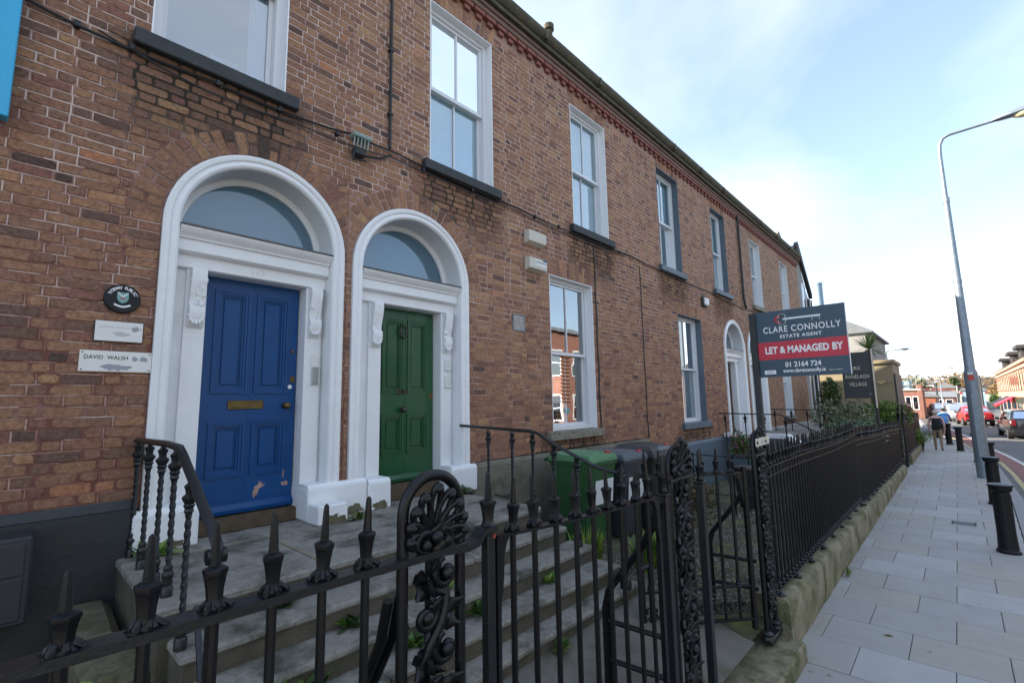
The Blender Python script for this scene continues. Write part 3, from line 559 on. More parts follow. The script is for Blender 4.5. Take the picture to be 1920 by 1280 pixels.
def doorcase(house, cx, ro, zs, zb, dx0, dx1, dz0, dz1, dmat, old='white', consoles=True, number=None, glassm='glass_frost', wood=None):
    ri = ro-.125
    m = MB(); sweep_arch(m, cx, zb, zs, [(ro-.004, .02), (ro-.004, -.03), (ro-.022, -.045), (ro-.05, -.04), (ro-.062, -.024), (ro-.075, -.03), (ro-.098, -.036), (ro-.115, -.026), (ri, -.008), (ri, .30), (ri+.03, .30), (ri+.03, .02)])
    sr = obj('door_surround', m, M[old], house, W=True, smooth=True, ang=25)
    m = MB(); sweep_arch(m, cx, zs+.0, zs, [(ri-.001, .262), (ri-.03, .255), (ri-.055, .275), (ri-.055, .31), (ri-.001, .31)]); obj('fanlight_frame', m, M[old], sr, W=True, smooth=True, ang=25)
    m = MB(); n = 28; r = ri-.05; ce = len(m.v)
    pts = [(cx+r*cos(pi*i/n), .30, zs+r*sin(pi*i/n)) for i in range(n+1)]
    m.add(pts+[(cx+r, .30, zs-.03), (cx-r, .30, zs-.03)], [tuple(range(n+1))+(n+2, n+1)]); obj('fanlight', m, M[glassm], sr, W=True)
    zc = zs                                                             # cornice over the door
    m = MB(); e = .004
    P = [(.30, zc-.01), (-.02, zc-.01), (-.02, zc-.028), (0, zc-.055), (.03, zc-.085), (.035, zc-.10), (.055, zc-.105), (.055, zc-.20), (.075, zc-.215), (.12, zc-.225), (.12, zc-.325), (.14, zc-.335), (.30, zc-.335)]
    m.ring([[(cx-ri+e, y, z) for y, z in P], [(cx+ri-e, y, z) for y, z in P]]); obj('cornice', m, M[old], sr, W=True)
    m = MB(); m.box(cx-ri+e, cx+ri-e, -.034, .30, zc-.0095, zc+.004); obj('lead_flashing', m, M['lead'], sr, W=True)
    for a, b, pa, pb in ((cx-ri+e, dx0-.012, dx0-.165, dx0-.012), (dx1+.012, cx+ri-e, dx1+.012, dx1+.165)):
        m = MB(); m.box(a, b, .17, .34, zb, zc-.336); m.box(pa, pb, .14, .1695, zb, zc-.337); obj('jamb', m, M[old], sr, W=True)
        if consoles:
            m = MB(); px = (pa+pb)/2; zt_ = zc-.34; H = .50                # scrolled bracket: side outline, then leaf relief in front
            O = [(.14, zt_), (.055, zt_), (.05, zt_-.06), (.07, zt_-.16), (.098, zt_-.27), (.10, zt_-.30), (.075, zt_-.315), (.068, zt_-.36), (.085, zt_-.43), (.11, zt_-.47), (.14, zt_-H)]
            m.prism(O, (px-.055, 0, 0), (0, 1, 0), (0, 0, 1), (.11, 0, 0))
            rr = random.Random(int(px*100))
            for k in range(46):
                z = zt_-.02-rr.random()*.46; t = (zt_-z)/H; y = .052+.05*max(0, min(1, t*1.7)) if t < .6 else .078+.05*(t-.6)/.4
                m.ball((px+rr.uniform(-.05, .05), y, z), rr.uniform(.008, .02), 6, 4, (1, .7, 1.3))
            for k in range(7):
                a_ = pi*(k/6); m.ball((px+.05*cos(a_), .088, zt_-.40-.055*sin(a_)), .019, 6, 4, (.8, .9, 1.2))
            obj('console_bracket', m, M[old], sr, W=True, smooth=True, ang=50)
    if number: text('door_number', number, M['upvc'], sr, (cx, .118, zc-.275), (1, 0, 0), (0, 0, 1), .075, depth=.003, sp=1.15)
    # door leaf: stiles and rails, four bolection panels, weatherboard
    y = .285; a, b, c, d = dx0, dx1, dz0, dz1; w_ = b-a; st = .115*w_/.83; mi = .1*w_/.83
    H = d-c; zl, zk = c+.30*H*.5+.03, c+H*.375; zu0, zu1 = c+H*.515, d-.125
    m = MB(); x1_, x2_ = a+w_/2-mi/2, a+w_/2+mi/2
    m.box(a, a+st, y, y+.045, c, d); m.box(b-st, b, y, y+.045, c, d); m.box(x1_, x2_, y, y+.045, c, d)
    for p, q in ((a+st, x1_), (x2_, b-st)):
        for u, v in ((c, zl), (zk, zu0), (zu1, d)): m.box(p, q, y+.0005, y+.0445, u, v)
    m.box(a+w_/2-.0015, a+w_/2+.0015, y-.003, y, c+.1, d)
    dr = obj('door', m, M[dmat], house, W=True)
    for p, q in ((a+st, x1_), (x2_, b-st)):
        for u, v in ((zl, zk), (zu0, zu1)):
            m = MB(); m.box(p, q, y+.024, y+.04, u, v)
            for k, (o_, hh) in enumerate(((-.022, -.016), (0, -.008), (.018, .006))):
                frame4(m, p+o_, q-o_, u+o_, v-o_, y+hh, y+.03-.001*k, .02, .02)
            m.cbox(p+.055, q-.055, y+.012, y+.03, u+.055, v-.055, .006)
            obj('door_panel', m, M[dmat], dr, W=True)
    m = MB(); m.prism([(y-.045, c+.012), (y-.05, c+.045), (y-.012, c+.085), (y-.012, c+.11), (y-.0005, c+.11), (y-.0005, c+.012)], (a+.002, 0, 0), (0, 1, 0), (0, 0, 1), (w_-.004, 0, 0)); obj('weatherboard', m, M[dmat], dr, W=True)
    m = MB(); m.box(a-.012, b+.012, .16, .36, zb, c-.004); obj('threshold', m, M['threshold'], dr, W=True)
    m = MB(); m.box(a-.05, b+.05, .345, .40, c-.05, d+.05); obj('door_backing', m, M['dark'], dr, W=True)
    return sr, dr

# ------------------------------------------------------------------ the terrace
def terrace(name, label, x0, x1, base, wins, doors, bmat, mmat, plinth, pz, pipes=()):
    h = thing(name, label, 'house', ((x0+x1)/2, 0, 0), 0, 'brick terraced houses in one row')
    rects, arches, sills, blocks, B = [], [], [], [], []
    for wv in wins:
        a, b, c, d = wv['r']; rects.append((a, b, c-.01, d)); sills.append((a-.1, b+.1, c-.12))
        sx = wv.get('sx', .11); blocks += [(a, b, c-.02, d), (a-sx-.004, b+sx+.004, c-.14, c+.0), (a-.055, b+.055, d, d+.3)]
    fc = None
    for dv in doors:
        arches.append((dv['cx'], dv['ro'], dv['zs'], dv['ro']+.235)); fc = dv.get('pier')
    zt = 7.72
    mortar_wall(h, x0, x1, base, 8.02, rects, arches, M[mmat], sills)
    B = lay_bricks(h, x0+.002, x1-.002, base, zt, blocks, arches, None, sills, 0, fc)
    for wv in wins:
        a, b, c, d = wv['r']; flat_arch(B, a+.004, b-.004, d)
    emit_bricks(h, B, M[bmat], sills, x0 < 5)
    for wv in wins:
        a, b, c, d = wv['r']; k = {q: v for q, v in wv.items() if q not in ('r',)}; sash_window(h, a, b, c, d, **k)
    for dv in doors:
        k = {q: v for q, v in dv.items() if q != 'pier'}; dv['out'] = doorcase(h, **k)
    m = MB(); m.box(x0, x1, 1.6, 8.5, -.2, 8.0); m.box(x0, x1, .06, 1.6, 7.62, 8.0) if False else None
    m.box(x0, x0+.04, .5, 1.6, -.2, 8.0); m.box(x1-.04, x1, .5, 1.6, -.2, 8.0); m.box(x0+.04, x1-.04, .06, 1.6, 7.66, 8.0)
    obj('rear_wall', m, M['brick_plain'], h, W=True)
    sp_ = [(x0, x1)]
    for dv in doors: sp_ = clip_spans(sp_, dv['cx']-dv['ro']-.03, dv['cx']+dv['ro']+.03)
    for a, b in sp_:
        if b-a < .12: continue
        m = MB(); m.cbox(a, b, -.045, .5, -.1, pz-.06, .01); m.prism([(-.045, pz-.0595), (-.012, pz), (.5, pz), (.5, pz-.0595)], (a, 0, 0), (0, 1, 0), (0, 0, 1), (b-a, 0, 0))
        obj('plinth', m, M[plinth], h, W=True)
    # red brick tooth course under the eaves
    mA, mB, mC = MB(), MB(), MB()
    mA.cbox(-.052, .052, -.045, .03, -.033, .033, .004); mB.cbox(-.10, .10, -.07, .03, -.033, .033, .004)
    meA, meB = mesh('dentil_brick', mA, M['dentil']), mesh('dentil_brick', mB, M['dentil'])
    n = int((x1-x0)/.225)
    for i in range(n):
        x = x0+.1+i*(x1-x0-.1)/n
        for me, dx, z in ((meA, 0, 7.765), (meB, .0, 7.835)):
            o = bpy.data.objects.new('dentil_brick', me); COL.objects.link(o); o.parent = h; o.location = Vector((x+dx+rnd.uniform(-.004, .004), rnd.uniform(-.003, .003), z))-h.location
    m = MB(); m.box(x0, x1, -.085, .05, 7.868, 7.94); m.box(x0, x1, -.11, .05, 7.942, 8.0); obj('eaves_course', m, M['eaves'], h, W=True)
    m = MB(); G = [(.05, 8.005), (-.17, 8.005), (-.17, 8.07), (-.2, 8.08), (-.23, 8.11), (-.25, 8.15), (-.255, 8.2), (-.235, 8.2), (-.21, 8.13), (-.1, 8.12), (.05, 8.2)]
    m.ring([[(x0, y, z) for y, z in G], [(x1, y, z) for y, z in G]])
    for q in range(1, 4): m.box(x0+(x1-x0)*q/4-.03, x0+(x1-x0)*q/4+.03, -.262, -.17, 8.06, 8.205)
    obj('gutter', m, M['gutter'], h, W=True)
    m = MB(); m.prism([(-.12, 8.17), (4.3, 10.4), (8.7, 8.17), (8.7, 8.05), (-.12, 8.05)], (x0, 0, 0), (0, 1, 0), (0, 0, 1), (x1-x0, 0, 0)); rf = obj('roof', m, M['slate'], h, W=True)
    return h, rf
UP = dict(rev='white', sill='sill', back='blind')
pier = (2.325+2.41)/2
H1, r1 = terrace('terraced_house', 'brick house with glossy royal blue arched front door and plaques beside it', -4.6, pier-.001, 1.575,
    [dict(r=(.615, 1.675, 5.29, 7.5), bars=0, back=(.78, 1.0, 1.0), rev='white', gl='glass_sky'), dict(r=(-3.4, -2.3, 5.29, 7.5), **UP), dict(r=(-2.6, -1.4, 1.84, 4.28), **UP)],
    [dict(cx=1.552, ro=.773, zs=3.80, zb=1.25, dx0=1.168, dx1=2.0, dz0=1.37, dz1=3.462, dmat='blue', old='white_old', number='163', pier=pier)], 'brick', 'mortar', 'plinth_dark', 1.65)
H2, r2 = terrace('terraced_house', 'brick house with dark green arched front door and white sash windows', pier+.001, 8.71, 1.575,
    [dict(r=(3.416, 4.526, 5.27, 7.504), **UP), dict(r=(6.453, 7.579, 5.26, 7.504), **UP), dict(r=(5.731, 6.933, 1.85, 4.28), back=(0, 0.02, 1.0), rev='white', sill='sill_stone', sx=.13)],
    [dict(cx=3.222, ro=.808, zs=3.757, zb=1.25, dx0=2.872, dx1=3.69, dz0=1.42, dz1=3.417, dmat='green', old='white', pier=pier)], 'brick_red', 'mortar2', 'granite', 1.56)
HB = dict(d=.14, fw=.05, rev='sill_blue', sill='sill_blue')
H3, r3 = terrace('terraced_house', 'brick house whose windows have blue grey painted reveals and sills', 8.712, 15.12, 1.35,
    [dict(r=(9.737, 10.864, 5.235, 7.548), back='blind', **HB), dict(r=(12.952, 14.027, 5.225, 7.548), back='blind', **HB), dict(r=(10.43, 11.77, 1.765, 4.243), back=(.5, 1, .5), **HB)],
    [dict(cx=14.11, ro=.85, zs=3.66, zb=1.25, dx0=13.75, dx1=14.5, dz0=1.37, dz1=3.3, dmat='threshold', consoles=False, pier=15.12)], 'brick_red', 'mortar2', 'sill_blue', 1.35)
HW = dict(d=.12, fw=.06, rev='upvc', sill='sill_stone', back='blind')
H4, r4 = terrace('terraced_house', 'pale brick house at the far end of the row with bright white window reveals', 15.122, 22.75, 1.35,
    [dict(r=(16.305, 17.378, 5.24, 7.46), **HW), dict(r=(19.875, 20.956, 5.24, 7.46), **HW), dict(r=(19.0, 20.15, 1.65, 4.1), **HW)],
    [dict(cx=16.13, ro=.85, zs=3.66, zb=1.25, dx0=15.75, dx1=16.5, dz0=1.37, dz1=3.3, dmat='white_old', consoles=False, pier=15.12)], 'brick_far', 'mortar2', 'render_white', 1.35)
def chimney(rf, x, y, z0=9.4, z1=11.2, pots=4):
    m = MB(); m.cbox(x-.5, x+.5, y-1.1, y+1.1, z0, z1, .02); m.box(x-.56, x+.56, y-1.16, y+1.16, z1-.35, z1-.22); c = obj('chimney', m, M['brick_plain'], rf, W=True)
    for i in range(pots):
        m = MB(); m.lathe([(.12, 0), (.15, .05), (.11, .1), (.12, .55), (.15, .6), (.13, .66)], (x, y-.8+i*1.6/max(1, pots-1), z1), 10); obj('chimney_pot', m, M['orange'], rf, W=True)
chimney(r2, 8.71, 4.3); chimney(r4, 22.2, 4.3); chimney(r1, -4.2, 4.3)
m = MB(); m.lathe([(.07, 8.3), (.07, 9.35), (.1, 9.36), (.1, 9.46), (.02, 9.5)], (6.65, .55, 0), 10); obj('flue_pipe', m, M['gutter'], r2, W=True)

# ---- furniture on the two near doors, each fitting a part of its door
d1, d2 = H1, H2
bd = [c for c in H1.children if c.name.startswith('door') and 'surround' not in c.name][0]; gd = [c for c in H2.children if c.name.startswith('door') and 'surround' not in c.name][0]
bs = [c for c in H1.children if c.name.startswith('door_surround')][0]; gs = [c for c in H2.children if c.name.startswith('door_surround')][0]
m = MB(); m.cbox(1.405, 1.706, .272, .2845, 2.283, 2.362, .004); m.cbox(1.425, 1.686, .266, .2715, 2.3, 2.345, .002); obj('letterbox', m, M['brass'], bd, W=True)
m = MB(); m.tube([(1.905, .284, 2.31), (1.905, .25, 2.31)], [.03, .018], 12); m.ball((1.905, .228, 2.31), .034, 14, 8); obj('door_knob', m, M['brass'], bd, W=True, smooth=True)
m = MB(); m.cbox(1.945, 1.985, .274, .2845, 2.53, 2.595, .003); obj('lock', m, M['brass'], bd, W=True)
m = MB(); m.tube([(1.955, .2845, 2.835), (1.955, .268, 2.835)], .016, 12); obj('lock', m, M['brass'], bd, W=True)
m = MB(); m.tube([(1.945, .2848, 2.49), (1.945, .281, 2.49)], .02, 12); obj('blank_lock', m, M['white'], bd, W=True)
def blot(cx, cz, rx, rz, y, seed, n=22, tilt=0):
    r_ = random.Random(seed); mm = MB(); P = [(cx+rx*cos(2*pi*i/n)*(k:=r_.uniform(.6, 1.15))+tilt*sin(2*pi*i/n)*rz, cz+rz*sin(2*pi*i/n)*k) for i in range(n)]
    mm.add([(a, y, b) for a, b in P]+[(cx, y, cz)], [(i, (i+1) % n, n) for i in range(n)]); return mm
obj('paint_chip', blot(1.69, 1.56, .03, .075, .2838, 3, tilt=.4), M['blister'], bd, W=True); obj('paint_chip', blot(1.93, 1.575, .035, .022, .2838, 5), M['blister'], bd, W=True); obj('paint_chip', blot(1.915, 1.67, .008, .05, .2838, 8), M['blister'], bd, W=True); obj('paint_chip', blot(1.72, 1.585, .04, .014, .2837, 11), M['blister'], bd, W=True)
m = MB(); m.cbox(2.075, 2.165, .128, .139, 2.50, 2.80, .004); ip = obj('intercom', m, M['plastic'], bs, W=True)
m = MB(); m.cbox(2.085, 2.15, .112, .1275, 2.51, 2.68, .004); m.box(2.105, 2.128, .110, .1119, 2.60, 2.65); obj('intercom', m, M['steel'], bs, W=True)
m = MB(); m.cbox(3.15, 3.305, .272, .2845, 2.415, 2.48, .004); m.box(3.18, 3.275, .269, .2719, 2.43, 2.465); obj('letterbox', m, M['bronze'], gd, W=True)
m = MB(); m.tube([(3.235, .284, 2.235), (3.235, .25, 2.235)], [.03, .018], 12); m.ball((3.235, .228, 2.235), .036, 14, 8); obj('door_knob', m, M['bronze'], gd, W=True, smooth=True)
m = MB(); m.ball((3.236, .262, 3.225), .024, 10, 6); m.tube([(3.236+.045*sin(t), .262-.01, 3.16-.062*cos(t)*(-1)) if False else (3.236+.045*sin(t), .255, 3.155+.065*cos(t)) for t in [2*pi*i/20 for i in range(20)]], .011, 8, closed=True); m.ball((3.236, .262, 3.09), .02, 10, 6); obj('knocker', m, M['bronze'], gd, W=True, smooth=True)
m = MB(); m.cbox(3.635, 3.682, .274, .2845, 2.36, 2.44, .003); obj('lock', m, M['brass'], gd, W=True)
m = MB(); m.cbox(3.757, 3.845, .115, .139, 2.70, 2.84, .005); m.box(3.775, 3.825, .112, .1148, 2.745, 2.75); obj('door_bell', m, M['plastic'], gs, W=True)
m = MB(); m.cbox(3.757, 3.84, .115, .139, 2.49, 2.64, .005); m.cbox(3.785, 3.825, .108, .1147, 2.54, 2.60, .003); obj('door_bell', m, M['plastic'], gs, W=True)
# white plinth blocks at the feet of both doorcases
for (a, b, y0, z1, par) in ((.735, 1.15, -.075, 1.56, bs), (2.0, 2.60, -.08, 1.575, bs), (2.605, 2.865, -.10, 1.55, gs), (3.697, 4.1, -.085, 1.56, gs)):
    m = MB(); m.cbox(a, b, y0, .3, 1.25, z1-.03, .012, .002); m.prism([(y0+.006, z1-.031), (y0+.04, z1), (.3, z1), (.3, z1-.031)], (a+.006, 0, 0), (0, 1, 0), (0, 0, 1), (b-a-.012, 0, 0)); obj('plinth_block', m, M['white_old'], par, W=True)
m = MB(); m.cbox(2.0, 2.28, -.30, -.081, 1.25, 1.42, .012, .004); obj('plinth_block', m, M['white_old'], bs, W=True)
# pleated lantern shade standing in the ground floor window
lt = thing('pleated_lantern', 'orange pleated lantern with teal base standing inside the ground floor window', 'lantern', (6.36, .52, 1.93))
m = MB(); m.lathe([(.0, .3), (.05, .3)]+[(.33+(.02 if i % 2 else -.012), .34+i*.03) for i in range(30)]+[(.3, 1.26), (0, 1.27)], (0, 0, 0), 28); obj('shade', m, M['shade'], lt, smooth=True, ang=60)
m = MB()
for i in range(15): m.tube([(.325*cos(2*pi*k/28), .325*sin(2*pi*k/28), .355+i*.06) for k in range(28)], .012, 5, closed=True)
obj('pleat_shadow_rings', m, M['shade_line'], lt)  # dark brown rings paint the shadow between the pleats
m = MB(); m.lathe([(.1, -.02), (.2, 0), (.31, .12), (.33, .24), (.28, .31), (0, .32)], (0, 0, 0), 24); obj('base', m, M['teal'], lt, smooth=True)

for i, (x, y, rx, rz, par) in enumerate(((2.12, -.3016, .10, .05, bs), (2.22, -.3014, .05, .035, bs), (2.45, -.0816, .13, .055, bs), (2.74, -.1016, .1, .05, gs), (.95, -.0766, .12, .045, bs), (3.9, -.0866, .12, .03, gs))):
    obj('grime', blot(x, 1.262+rz*.6, rx, rz, y, 40+i, 26), M['rubble'], par, W=True)
G2 = 'soft toys on the upper window board'
for x, z, c, lab in ((1.17, 5.52, 'plastic', 'white soft toy head just visible above the upper window sill'), (1.29, 5.53, 'cl_pink', 'pink soft toy head just visible above the upper window sill'), (1.42, 5.50, 'cream', 'cream soft toy with tufted top at the end of the upper window sill')):
    t = thing('soft_toy', lab, 'toy', (x, .36, z-.2), group=G2); m = MB(); m.ball((0, 0, .09), .085, 10, 6, (1, .8, 1.1)); m.ball((0, 0, .22), .065, 10, 6); obj('body', m, M[c], t, smooth=True)
    for q in (1, -1): m = MB(); m.ball((q*.045, 0, .28), .026, 8, 5); obj('ear', m, M[c], t, smooth=True)
sc_ = thing('service_cover', 'small square metal service cover set flush in the pavement', 'cover', (12.0, -4.35, .0))
m = MB(); frame4(m, -.16, .16, -.16, .16, 0, .001, .012, .012); m.v = [(a, c, .0035+b) for a, b, c in m.v]; obj('frame', m, M['galv'], sc_); m = MB(); m.box(-.145, .145, -.145, .145, .002, .0042); obj('lid', m, M['slate'], sc_)
r_ = random.Random(8); m = MB()
for i in range(130):
    x = 2.6+r_.random()*16; y = -3.25-r_.random()*1.7; q = r_.uniform(.006, .016); n = 7; m.add([(x+q*cos(6.283*k/n)*r_.uniform(.7, 1.2), y+q*sin(6.283*k/n)*r_.uniform(.7, 1.2), .0042) for k in range(n)], [tuple(range(n))])
o = obj('gum_spots', m, mat('old_gum', '#8d8d8a', .85)); o['kind'] = 'stuff'
for x, y, a, lab in ((4.35, -3.62, .4, 'brown fallen leaf on the slabs close to the low wall'), (6.05, -3.78, 1.9, 'small dry leaf on the pavement by the open gate')):
    m = MB(); P = [(-.04, 0), (-.015, .014), (.02, .016), (.045, 0), (.02, -.014), (-.015, -.016)]; m.add([(p*cos(a)-q*sin(a), p*sin(a)+q*cos(a), .006+.008*abs(q)*60*.02) for p, q in P]+[(0, 0, .016)], [(i, (i+1) % 6, 6) for i in range(6)]); o = own(m, 'fallen_leaf', M['leaf_dry'], lab, 'leaf', base=(0, 0, 0)); o.location = (x, y, 0)
# ------------------------------------------------------------------ plaques, boxes and cables on the wall
p = thing('plaque', 'round black notary plaque with a teal shield, topmost of the plaques by the blue door', 'plaque', (.577, -.012, 3.115))
m = MB(); m.ring([[(r*cos(2*pi*k/40), y, r*sin(2*pi*k/40)) for k in range(40)] for r, y in ((.108, .010), (.108, -.014), (.102, -.020), (.0, -.0202))], caps=False); obj('disc', m, M['plaque'], p, smooth=True, ang=30)
for i, ch in enumerate("'NOTARY PUBLIC'"):
    if ch == ' ': continue
    a = R(158-i*136/14); rr = .083
    text('lettering', ch, M['swhite'], p, (rr*cos(a), -.021, rr*sin(a)-.003), (sin(a), 0, -cos(a)), (cos(a), 0, sin(a)), .029, depth=.0008, bold=.0008, W=False)
m = MB(); SH = [(-.033, .04), (0, .036), (.033, .04), (.034, -.01), (.022, -.032), (0, -.045), (-.022, -.032), (-.034, -.01)]; m.prism(SH, (0, -.0215, .008), (1, 0, 0), (0, 0, 1), (0, -.003, 0)); sh = obj('shield', m, M['shield'], p)
m = MB(); m.prism([(-.03, .036), (0, .012), (.03, .036), (.03, .028), (0, .002), (-.03, .028)], (0, -.0248, .008), (1, 0, 0), (0, 0, 1), (0, -.001, 0)); m.tube([(-.048+.096*i/12, -.0235, -.046-.016*sin(pi*i/12)) for i in range(13)], .0075, 6, flat=.4); obj('ribbon', m, M['swhite'], p)
m = MB(); m.prism([(-.016, .008), (.016, .008), (.012, .0), (-.012, .0)], (0, -.0255, -.004), (1, 0, 0), (0, 0, 1), (0, -.001, 0)); obj('shield_mark', m, M['sred'], p)
p = thing('name_plate', 'small white plate with faint worn lettering between the round plaque and the lower plate', 'name plate', (.575, -.01, 2.79))
m = MB(); m.cbox(-.143, .143, -.012, .012, 0, .157, .003); obj('backing', m, M['bronze'], p); m = MB(); m.box(-.137, .137, -.0165, -.0125, .006, .151); obj('plate', m, M['plastic'], p)
text('lettering', 'JOHN WALSH', M['faint_ink'], p, (-.02, -.017, .108), (1, 0, 0), (0, 0, 1), .026, depth=.0006, sp=1.25, W=False)
obj('smear', blot(.095, .103, .032, .019, -.0172, 2), M['grey_ink'], p); obj('smear', blot(.015, .06, .07, .017, -.0172, 4), M['faint_ink'], p)
p = thing('name_plate', 'wide white plate with four screws and grey lettering, lowest plaque by the blue door', 'name plate', (.575, -.01, 2.572))
m = MB(); m.cbox(-.206, .206, -.014, .012, 0, .15, .002); obj('plate', m, M['plastic'], p)
text('lettering', 'DAVID  WALSH', M['black_ink'], p, (-.06, -.0148, .102), (1, 0, 0), (0, 0, 1), .04, depth=.0008, sp=1.05, squash=.86, bold=.0004, W=False)
obj('smear', blot(.103, .098, .018, .021, -.0147, 6), M['grey_ink'], p); obj('smear', blot(.155, .098, .028, .022, -.0147, 9), M['grey_ink'], p); obj('smear', blot(.0, .032, .10, .026, -.0147, 12), M['shield'].copy() if False else M['grey_ink'], p)
for x in (-.192, .192):
    for z in (.014, .136): m = MB(); m.tube([(x, -.014, z), (x, -.017, z)], .005, 8); obj('screw', m, M['bronze'], p)
for z0, lab, extra in ((4.64, 'cream alarm box on the brick wall, upper of the two', 0), (4.228, 'cream alarm box with a blue printed label, lower of the two', 1)):
    p = thing('alarm_box', lab, 'alarm box', (5.355, -.003, z0), group='alarm boxes between door and window')
    m = MB(); m.prism([(-.004, 0), (-.10, .035), (-.11, .19), (-.09, .2), (-.004, .2)], (-.2, 0, 0), (0, 1, 0), (0, 0, 1), (.4, 0, 0)); obj('cover', m, M['cream'], p)
    if extra:
        m = MB(); m.prism([(-.1045, .075), (-.1125, .175), (-.1105, .175), (-.1025, .075)], (-.08, 0, 0), (0, 1, 0), (0, 0, 1), (.275, 0, 0)); obj('label', m, M['plastic'], p)
        m = MB(); m.prism([(-.114, .165), (-.1155, .19), (-.112, .19), (-.112, .165)], (.1, 0, 0), (0, 1, 0), (0, 0, 1), (.1, 0, 0)); m.box(-.07, .18, -.1155, -.1135, .135, .142); obj('label_stripe', m, M['blue'], p)
p = thing('air_vent', 'small grey louvred vent set in the brick between green door and window', 'vent', (5.0, -.004, 3.31))
m = MB(); frame4(m, -.125, .125, 0, .235, -.012, .02, .014, .014); m.box(-.11, .11, .012, .016, .014, .221); obj('frame', m, M['galv'], p)
for i in range(7):
    m = MB(); z = .022+i*.028; m.prism([(-.012, z), (.008, z+.02), (.01, z+.017), (-.009, z-.003)], (-.11, 0, 0), (0, 1, 0), (0, 0, 1), (.22, 0, 0)); obj('louvre', m, M['plastic'], p)
p = thing('security_light', 'small white bulkhead lamp with dark back on the brick above a grey framed window', 'lamp', (12.02, -.003, 4.6))
m = MB(); m.cbox(-.16, .15, -.05, .0, .0, .26, .02); obj('housing', m, M['spost'], p); m = MB(); m.cbox(-.13, .13, -.11, -.051, .02, .23, .03); obj('lens', m, M['plastic'], p)
def cab(pts, sag=.02, n=6):
    P = []
    for a, b in zip(pts, pts[1:]):
        for i in range(n):
            t = i/n; P.append((a[0]+(b[0]-a[0])*t, a[1]+(b[1]-a[1])*t, a[2]+(b[2]-a[2])*t-sag*4*t*(1-t)*min(1, abs(b[0]-a[0]))))
    return P+[pts[-1]]
c = thing('wall_cable', 'black cable strung along the brick under the upper windows', 'cable', (0, 0, 5.1))
m = MB(); m.tube(cab([(-1.5, -.03, 5.16), (-.06, -.03, 5.14), (.2, -.03, 5.105), (1.05, -.03, 5.115), (1.8, -.035, 5.11), (2.36, -.04, 5.17), (2.86, -.04, 5.17), (5.0, -.03, 5.135), (6.4, -.035, 5.10), (8.28, -.03, 5.14), (9.67, -.03, 5.09), (12.42, -.03, 5.06), (14.92, -.03, 4.98), (15.68, -.03, 5.0), (22.7, -.03, 5.0)]), .011, 6); obj('cable', m, M['cable'], c, W=True)
m = MB(); m.tube(cab([(.3, -.028, 5.14), (1.05, -.028, 5.0), (1.8, -.028, 5.05), (2.4, -.06, 5.03), (2.83, -.03, 5.1), (5.0, -.03, 5.08), (6.4, -.028, 5.04), (8.2, -.03, 5.1)]), .007, 5); obj('cable', m, M['cable'], c, W=True)
m = MB()
for i, x in enumerate((.18, .5, 1.1, 1.62, 2.2, 3.3, 4.1, 5.4, 6.0, 7.2, 7.9)): m.cbox(x-.018, x+.018, -.048, .0, 5.09, 5.14, .004)
obj('cable_clip', m, M['cable'], c, W=True)
def ins(m):
    for dx in (-.085, -.045, -.005, .035, .075): m.tube([(2.44+dx, -.11, 5.13), (2.44+dx, -.09, 5.02)], .008, 6)
m = MB(); m.cbox(2.34, 2.55, -.13, -.02, 5.12, 5.17, .01); ins(m); i_ = obj('insulator_bracket', m, M['insul'], c, W=True)
m = MB(); m.cbox(2.36, 2.5, -.1, -.01, 4.93, 5.02, .02); m.tube(cab([(2.5, -.06, 4.97), (2.7, -.05, 5.02), (2.84, -.04, 5.12)]), .014, 6); m.tube(cab([(2.37, -.08, 5.02), (2.34, -.1, 4.86), (2.5, -.09, 4.9)], .0), .01, 6); obj('junction_box', m, M['cable'], i_, W=True)
c = thing('conduit_pipe', 'thin black pipe rising up the brick wall to the eaves from the cable bracket', 'pipe', (2.83, 0, 5.2)); m = MB(); m.tube([(2.828, -.03, 5.2), (2.828, -.03, 8.0)], .018, 8); obj('pipe', m, M['cable'], c, W=True)
m = MB(); [m.cbox(2.8, 2.856, -.052, .0, z, z+.03, .004) for z in (5.6, 6.4, 7.2)]; obj('pipe_clip', m, M['cable'], c, W=True)
for x, z0, z1, r_, lab in ((8.71, 1.4, 5.0, .009, 'thin cable running down the brick between two houses beside the bins'), (7.03, 1.75, 5.05, .012, 'thin dark cable running down beside the ground floor window')):
    c = thing('drop_cable', lab, 'cable', (x, 0, z0)); m = MB(); m.tube([(x+.012*sin(i*1.7), -.012, z0+(z1-z0)*i/14) for i in range(15)], r_, 5); obj('cable', m, M['cable'], c, W=True)
c = thing('downpipe', 'rainwater pipe coming down the party wall above the far arched doors', 'downpipe', (15.12, 0, 5.0)); m = MB(); m.tube([(15.12, -.06, 8.05), (15.12, -.06, 5.3), (15.2, -.06, 5.1), (15.3, -.06, 5.0)], .035, 8); obj('pipe', m, M['spost'], c, W=True)
m = MB(); m.cbox(-1.4, -.098, -.16, -.06, 4.2, 7.2, .006); own(m, 'shop_board', M['sky_blue'], 'bright cyan shop board at the upper edge of the brick wall', 'board')
p = thing('meter_box', 'dark grey meter box on the painted wall base below the plaques', 'box', (0, -.2, 1.05))
m = MB(); m.cbox(-.6, .222, -.12, .15, 0, .5, .012); obj('body', m, M['meter'], p); m = MB(); m.cbox(-.56, .19, -.13, -.121, .03, .27, .004); m.cbox(-.56, .19, -.13, -.121, .285, .47, .004); obj('panel', m, M['meter'], p)

